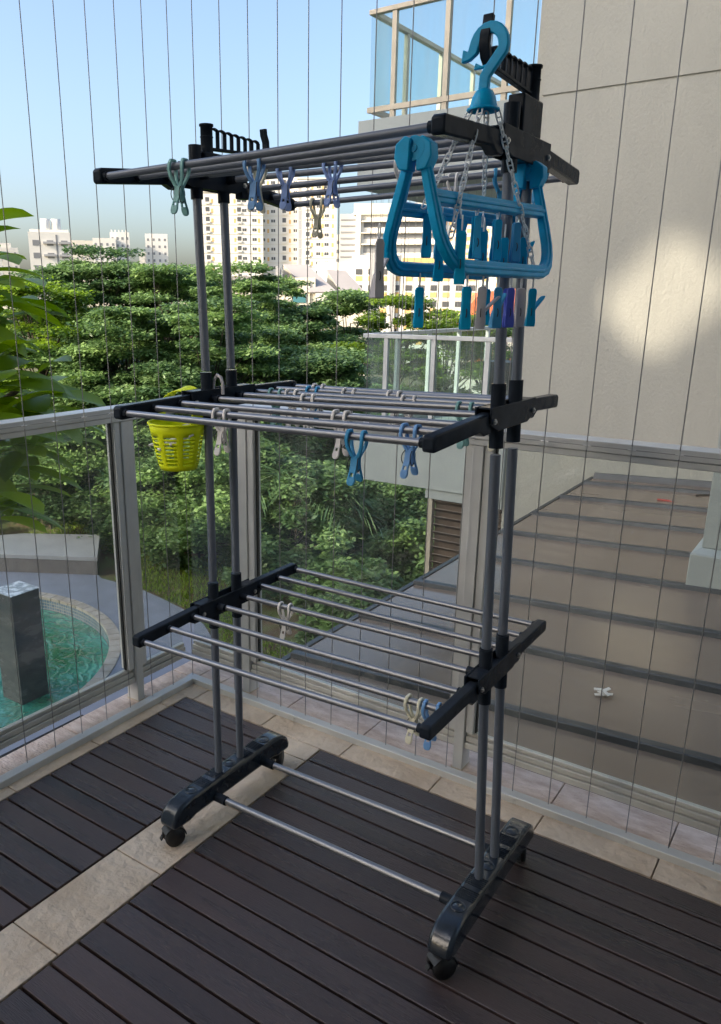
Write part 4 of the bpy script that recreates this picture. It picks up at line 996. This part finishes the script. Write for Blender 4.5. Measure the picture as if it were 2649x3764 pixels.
place_peg('blue', 'T', 6, 1.220, 'blue towel peg behind the far hinge of the blue peg hanger', -.4)
place_peg('white', 'M', 1, .776, 'white towel peg on the second rung of the middle shelf, nearest the basket', .05)
place_peg('white', 'M', 2, 1.004, 'pinkish white towel peg on the third rung, behind the bright blue peg', -.1)
place_peg('blue', 'M', 0, 1.134, 'bright blue towel peg on the front rung of the middle shelf', .08, 0, .02)
place_peg('sky', 'M', 1, 1.194, 'violet blue towel peg near the right end of the middle shelf', -.12)
place_peg('teal', 'M', 5, .657, 'teal towel peg, leftmost on the rear rungs of the middle shelf', .1)
place_peg('white', 'M', 5, .706, 'white towel peg right beside the teal peg at the rear left', -.1)
place_peg('white', 'M', 4, .798, 'white towel peg on the fifth rung in front of a dark blue peg', .1)
place_peg('blue', 'M', 6, .709, 'dark blue towel peg among the white pegs at the rear of the middle shelf')
place_peg('white', 'M', 7, .671, 'white towel peg on the rearmost rung behind the dark blue peg')
place_peg('white', 'M', 6, .813, 'white towel peg alone on the seventh rung of the middle shelf', .1)
place_peg('white', 'M', 6, .935, 'white towel peg at the centre of the seventh rung, middle shelf', -.1)
place_peg('white', 'M', 5, 1.013, 'white towel peg with flat tips on the sixth rung of the middle shelf', .1)
place_peg('teal', 'M', 4, 1.169, 'teal towel peg on the middle shelf close to the right poles', .05)
place_peg('cream', 'M', 4, 1.236, 'cream towel peg half hidden by the right front pole collar', -.1)
place_peg('white', 'B', 4, .735, 'white towel peg on the bottom shelf, seen against the plants', .1)
place_peg('cream', 'B', 1, 1.215, 'cream towel peg on the bottom shelf beside a blue one, right end', -.05)
place_peg('sky', 'B', 1, 1.251, 'blue towel peg on the bottom shelf beside the right arm', .1)

# ------------------------------------------------------------ blue folding peg hanger
HG = thing('peg_hanger', 'blue plastic folding peg hanger with small pegs, hung by chains', 'peg hanger', (1.26, -.60, 1.34))
b = MB()  # hook in the x-z plane, seen like a question mark
hc = Vector((1.262, -.603, 1.667)); pts = []
for k in range(15):
    a = R(195 - 17.5*k); pts.append(hc + Vector((math.cos(a)*.0235, 0, math.sin(a)*.0255)))
pts = [hc + Vector((-.043, .0, -.008)), hc + Vector((-.032, 0, -.009))] + [hc + Vector((-.0255, 0, -.003))] + pts[2:13] + [Vector((1.266, -.603, 1.638)), Vector((1.258, -.603, 1.627)), Vector((1.257, -.603, 1.604))]
b.sweep(pts, (0, 1, 0), .010, [.019, .013] + [.0165]*(len(pts)-2), smooth=False)
b.sweep([(1.266, -.603, 1.643), (1.252, -.603, 1.640), (1.240, -.603, 1.643)], (0, 1, 0), .006, [.006, .004, .010])
b.build('hook', M_blue, HG, bevel=.002, seg=2)
b = MB(); b.lathe([(.008, .004), (.013, .001), (.018, -.008), (.021, -.020), (.0215, -.026), (.019, -.026), (.016, -.010), (.008, -.003)], (1.258, -.603, 1.606), 28)
b.torus((1.258, -.603, 1.581), (0, 0, 1), .0235, .0022, 28, 8); b.build('cap', M_blue, HG)
YA, YB = -.765, -.398; ZH = 1.505; ZHB = 1.517
def hx(y): return 1.237 + (1.268-1.237)*(y-YA)/(YB-YA)
def zz_(y): return ZH + (ZHB-ZH)*(y-YA)/(YB-YA)
for s in (-1, 1):
    # half frame: arm, rounded corner, lower bar, rounded corner, arm
    off = lambda y, f: hx(y) + s*(.008 + .046*f) - .004
    low = 1.345; b = MB(); P_ = []
    def pt(y, f): return Vector((off(y, f), y, zz_(y) + (low-zz_(y))*f))
    P_ = [pt(YA, .06), pt(YA, .3), pt(YA, .55), pt(YA+.001, .72), pt(YA+.006, .82), pt(YA+.016, .91), pt(YA+.030, .97), pt(YA+.048, 1.0), pt((YA+YB)/2, 1.0)]
    P_ += [pt(YB-.048, 1.0), pt(YB-.030, .97), pt(YB-.016, .91), pt(YB-.006, .82), pt(YB-.001, .72), pt(YB, .55), pt(YB, .3), pt(YB, .06)]
    nrm = (P_[8]-P_[7]).cross(P_[2]-P_[0]).normalized()
    b.sweep(P_, nrm, [.012, .013] + [.0135]*13 + [.013, .012], [.015, .019] + [.0215]*13 + [.019, .015])
    b.sweep(P_, nrm, .0175, .0060)
    b.build('half_frame', M_blue, HG, bevel=.0022, seg=2)
    b = MB(); f = .40 if s > 0 else .48; b.sweep([pt(YA, f), pt((YA+YB)/2, f), pt(YB, f)], nrm, .013, .020); b.sweep([pt(YA, f), pt(YB, f)], nrm, .0165, .0060); b.build('cross_bar', M_blue, HG, bevel=.002, seg=2)
for y, z in ((YA, ZH), (YB, ZHB)):
    b = MB(); x = hx(y)-.003
    b.tube([(x, y-.014, z), (x, y+.014, z)], .0165, 24); b.tube([(x, y-.0165, z), (x, y+.0165, z)], .0055, 12)
    for s in (-1, 1):
        pr = [(x+s*.002, z+.012), (x+s*.012, z+.016), (x+s*.026, z+.006), (x+s*.028, z-.012), (x+s*.020, z-.028), (x+s*.004, z-.030)]
        ya = y-.0118+.004*s; vs = [(px_, ya-.006, pz) for px_, pz in pr] + [(px_, ya+.018, pz) for px_, pz in pr]; n_ = 6
        fs = [tuple(range(n_)), tuple(reversed(range(n_, 2*n_)))] + [((k+1) % n_, k, n_+k, n_+(k+1) % n_) for k in range(n_)]
        if s < 0: fs = [tuple(reversed(q)) for q in fs]
        b.add(vs, fs)
    b.build('hinge', M_blue, HG, bevel=.002)
M_dark = M_spring
def chain(a, c, sag, m=M_chain, lk=.024):
    a = Vector(a); c = Vector(c); L_ = (c-a).length; n_ = max(2, int(L_/(lk*.80))); b = MB()
    d = (c-a).normalized(); u = d.cross(Vector((0, 1, 0))).normalized(); v = d.cross(u)
    for k in range(n_):
        p = a.lerp(c, (k+.5)/n_); s1 = u if k % 2 == 0 else v; h = L_/n_*.60; w = .0042; pts = []
        for j in range(13):
            an = 2*PI*j/12; pts.append(p + s1*math.cos(an)*w + d*(math.sin(an)*.0045 + (h-.0045)*(1 if math.sin(an) > .01 else (-1 if math.sin(an) < -.01 else 0))))
        b.tube(pts, .0013, 6, cap=False)
        b.tube([p - s1*w, p + s1*w], .0012, 5)
    return b
for a, c in (((1.240, -.612, 1.580), (1.222, -.718, 1.432)), ((1.262, -.622, 1.580), (1.280, -.740, 1.386)), ((1.258, -.590, 1.580), (1.212, -.474, 1.474)), ((1.276, -.590, 1.580), (1.298, -.435, 1.355))):
    chain(a, c, 0).build('chain', M_chain, HG)
def small_peg(p, col, yaw, open_=0., L_=.064, sc=1.0):
    # two flat leaves joined by a wire spring, hanging from a chain link; an open peg has one leaf swung outwards
    root = MB(); ca, sa = math.cos(yaw), math.sin(yaw); wx = Vector((ca, sa, 0)); nx = Vector((-sa, ca, 0)); o = Vector(p); dn = Vector((0, 0, -1))
    out = wx*.78 + nx*.62 if open_ > .25 else nx
    for s in (-1, 1):
        off = nx*s*.0032
        piv = o + dn*L_*.62 + off
        top = piv + (-dn*L_*.62 + (out*L_*.75*open_ if s > 0 else Vector((0, 0, 0)))).normalized()*L_*.62
        bot = piv + dn*L_*.38 + nx*s*.003 - (out*L_*.12*open_ if s > 0 else Vector((0, 0, 0)))
        side = wx if open_ <= .25 or s < 0 else nx*.7 - wx*.3
        root.sweep([top, top.lerp(piv, .12), top.lerp(piv, .6), piv, piv.lerp(bot, .6), bot], side, [.010, .0145, .0135, .014, .0165, .015], [.003, .003, .0035, .0055, .004, .0035])
    o_ = root.build('small_peg', M_peg[col], HG, bevel=.001, seg=1)
    r = MB(); r.torus(Vector(p)+Vector((0, 0, -L_*.62)), wx, .0085, .0008, 16, 5); r.build('spring', M_dark, o_)
    q = MB(); pts = []
    for j in range(13):
        an = 2*PI*j/12; pts.append(Vector(p) + Vector((0, 0, .010)) + nx*math.cos(an)*.0035 + Vector((0, 0, 1))*math.sin(an)*.011)
    q.tube(pts, .0012, 5, cap=False); q.build('link', M_chain, o_)
    return o_
lowz = 1.318
for (y, col, s, yaw, op) in ((-.700, 'deep', 1, .62, 0), (-.650, 'grey', 1, .3, 1), (-.668, 'deep', -1, .6, 0), (-.600, 'blue', 1, .8, .7), (-.555, 'indigo', 1, .8, .2), (-.515, 'grey', 1, .7, 0), (-.470, 'deep', 1, .5, .9), (-.44, 'deep', -1, .7, 0)):
    small_peg((hx(y)+s*.05, y, lowz), col, yaw, op)
for (y, col, s, yaw, op) in ((-.66, 'deep', -1, .9, 0), (-.60, 'deep', -1, .6, .3), (-.56, 'deep', 1, .9, 0), (-.525, 'deep', -1, .4, 0), (-.49, 'blue', 1, .8, 0), (-.455, 'deep', -1, 1.2, .6), (-.70, 'deep', -1, .5, 0), (-.63, 'deep', 1, 1.1, 0)):
    small_peg((hx(y)+s*.022, y, 1.425), col, yaw, op)
for (y, s, z, yaw, op) in ((-.585, 1, 1.405, .6, 0), (-.545, -1, 1.415, .9, .4), (-.51, 1, 1.40, .5, 0), (-.475, -1, 1.41, .7, 0), (-.435, 1, 1.405, .4, .5), (-.68, -1, 1.39, .7, .3), (-.42, -1, 1.41, .8, 0)):
    small_peg((hx(y)+s*.012, y, z), 'deep', yaw, op)
small_peg((1.188, -.790, 1.385), 'grey', 1.0, .9, .085)
small_peg((1.295, -.735, 1.395), 'deep', .5, .2, .075)

# ------------------------------------------------------------ lime basket
BK = thing('hanging_basket', 'lime green slotted plastic basket hanging from the middle shelf', 'basket', (.503, -.545, .91))
cxb, cyb = .512, -.545; nA = 72; rows = [.911, .916, .930]
import itertools
zr_ = [.913, .926] + [.929+.0090*k for k in range(0, 9)] + [1.014, 1.020]
def br_(z): return .046 + (.069-.046)*((z-.913)/(1.02-.913))**.85
zl_ = [.913, .922]
for k in range(8): zl_ += [.926+.0092*k, .926+.0092*k+.0045]
zl_ += [1.005, 1.022]
b = MB(); vs = []; tiltb = .10
for z in zl_:
    for k in range(nA):
        a = 2*PI*k/nA; r_ = br_(z); x = r_*math.cos(a)*.98; y = r_*math.sin(a)*.92
        vs.append((cxb+x, cyb+y, z))
fs = []
for i in range(len(zl_)-1):
    slot = 2 <= i < len(zl_)-3 and i % 2 == 0
    for k in range(nA):
        if slot and (k % 9) not in (0, 1, 8): continue
        fs.append((i*nA+k, i*nA+(k+1) % nA, (i+1)*nA+(k+1) % nA, (i+1)*nA+k))
b.add(vs, fs, True); b.add([vs[k] for k in range(nA)], [tuple(reversed(range(nA)))])
o = b.build('body', M_lime, BK); so_ = o.modifiers.new('s', 'SOLIDIFY'); so_.thickness = .0018
b = MB(); b.add([], []); pts = [(cxb+br_(1.022)*math.cos(2*PI*k/48)*.99, cyb+br_(1.022)*math.sin(2*PI*k/48)*.93, 1.022) for k in range(49)]; b.tube(pts, .0028, 8, cap=False); b.build('rim', M_lime, BK)
b = MB(); pts = []
for k in range(17):
    a = PI*k/16; pts.append((cxb + .066*math.cos(a)*.98, cyb+.030*math.sin(a), 1.020 + .078*math.sin(a)))
b.sweep(pts, (0, 1, .2), .042, .0022); b.build('handle', M_lime, BK, bevel=.0006, seg=1)
random.seed(3)
for k, (dx, dy, a, tl) in enumerate(((-.035, -.02, .4, .2), (.0, -.03, 1.2, .5), (.022, -.012, .2, .6), (.04, -.028, .8, .4), (.005, .02, 2.0, .3), (-.02, .028, 1.4, .2))):
    b = MB(); ax = Vector((math.cos(a), math.sin(a), 0)); az = Vector((0, 0, 1)); c = Vector((cxb+dx, cyb+dy, .972+.006*k))
    d = (ax*math.cos(tl) + az*math.sin(tl)).normalized(); b.sweep([c-d*.03, c, c+d*.02, c+d*.03], ax.cross(az), [.014, .018, .02, .012], .006)
    o = b.build('spare_peg', M_peg['white'] if k % 2 else mat('grey_peg_plastic', (.42, .43, .43), .5), None, tuple(c), bevel=.0015)
    tag(o, ['grey spare peg lying left in the lime basket', 'white spare peg standing in the front of the lime basket', 'grey spare peg near the middle of the lime basket', 'white spare peg leaning on the right wall of the lime basket', 'grey spare peg at the back of the lime basket', 'white spare peg at the back left of the lime basket'][k], 'peg', 'loose pegs in the basket')
b = MB(); pts = []
for k in range(15):
    a = R(-60 + 250*k/14); pts.append((.602+.013*math.cos(a), -.498, 1.118+.017*math.sin(a)))
pts = [(.585, -.500, 1.06)] + [(.588-.0+.0, -.500, 1.10)] + [(.592, -.5, 1.122), (.602, -.5, 1.133), (.612, -.5, 1.128), (.617, -.5, 1.115), (.618, -.5, 1.09)]
b.tube(pts, .0036, 10); tag(b.build('plastic_hook', M_peg['grey'], None, (.6, -.5, 1.1)), 'grey plastic hook looped over the bracket above the basket', 'hook')
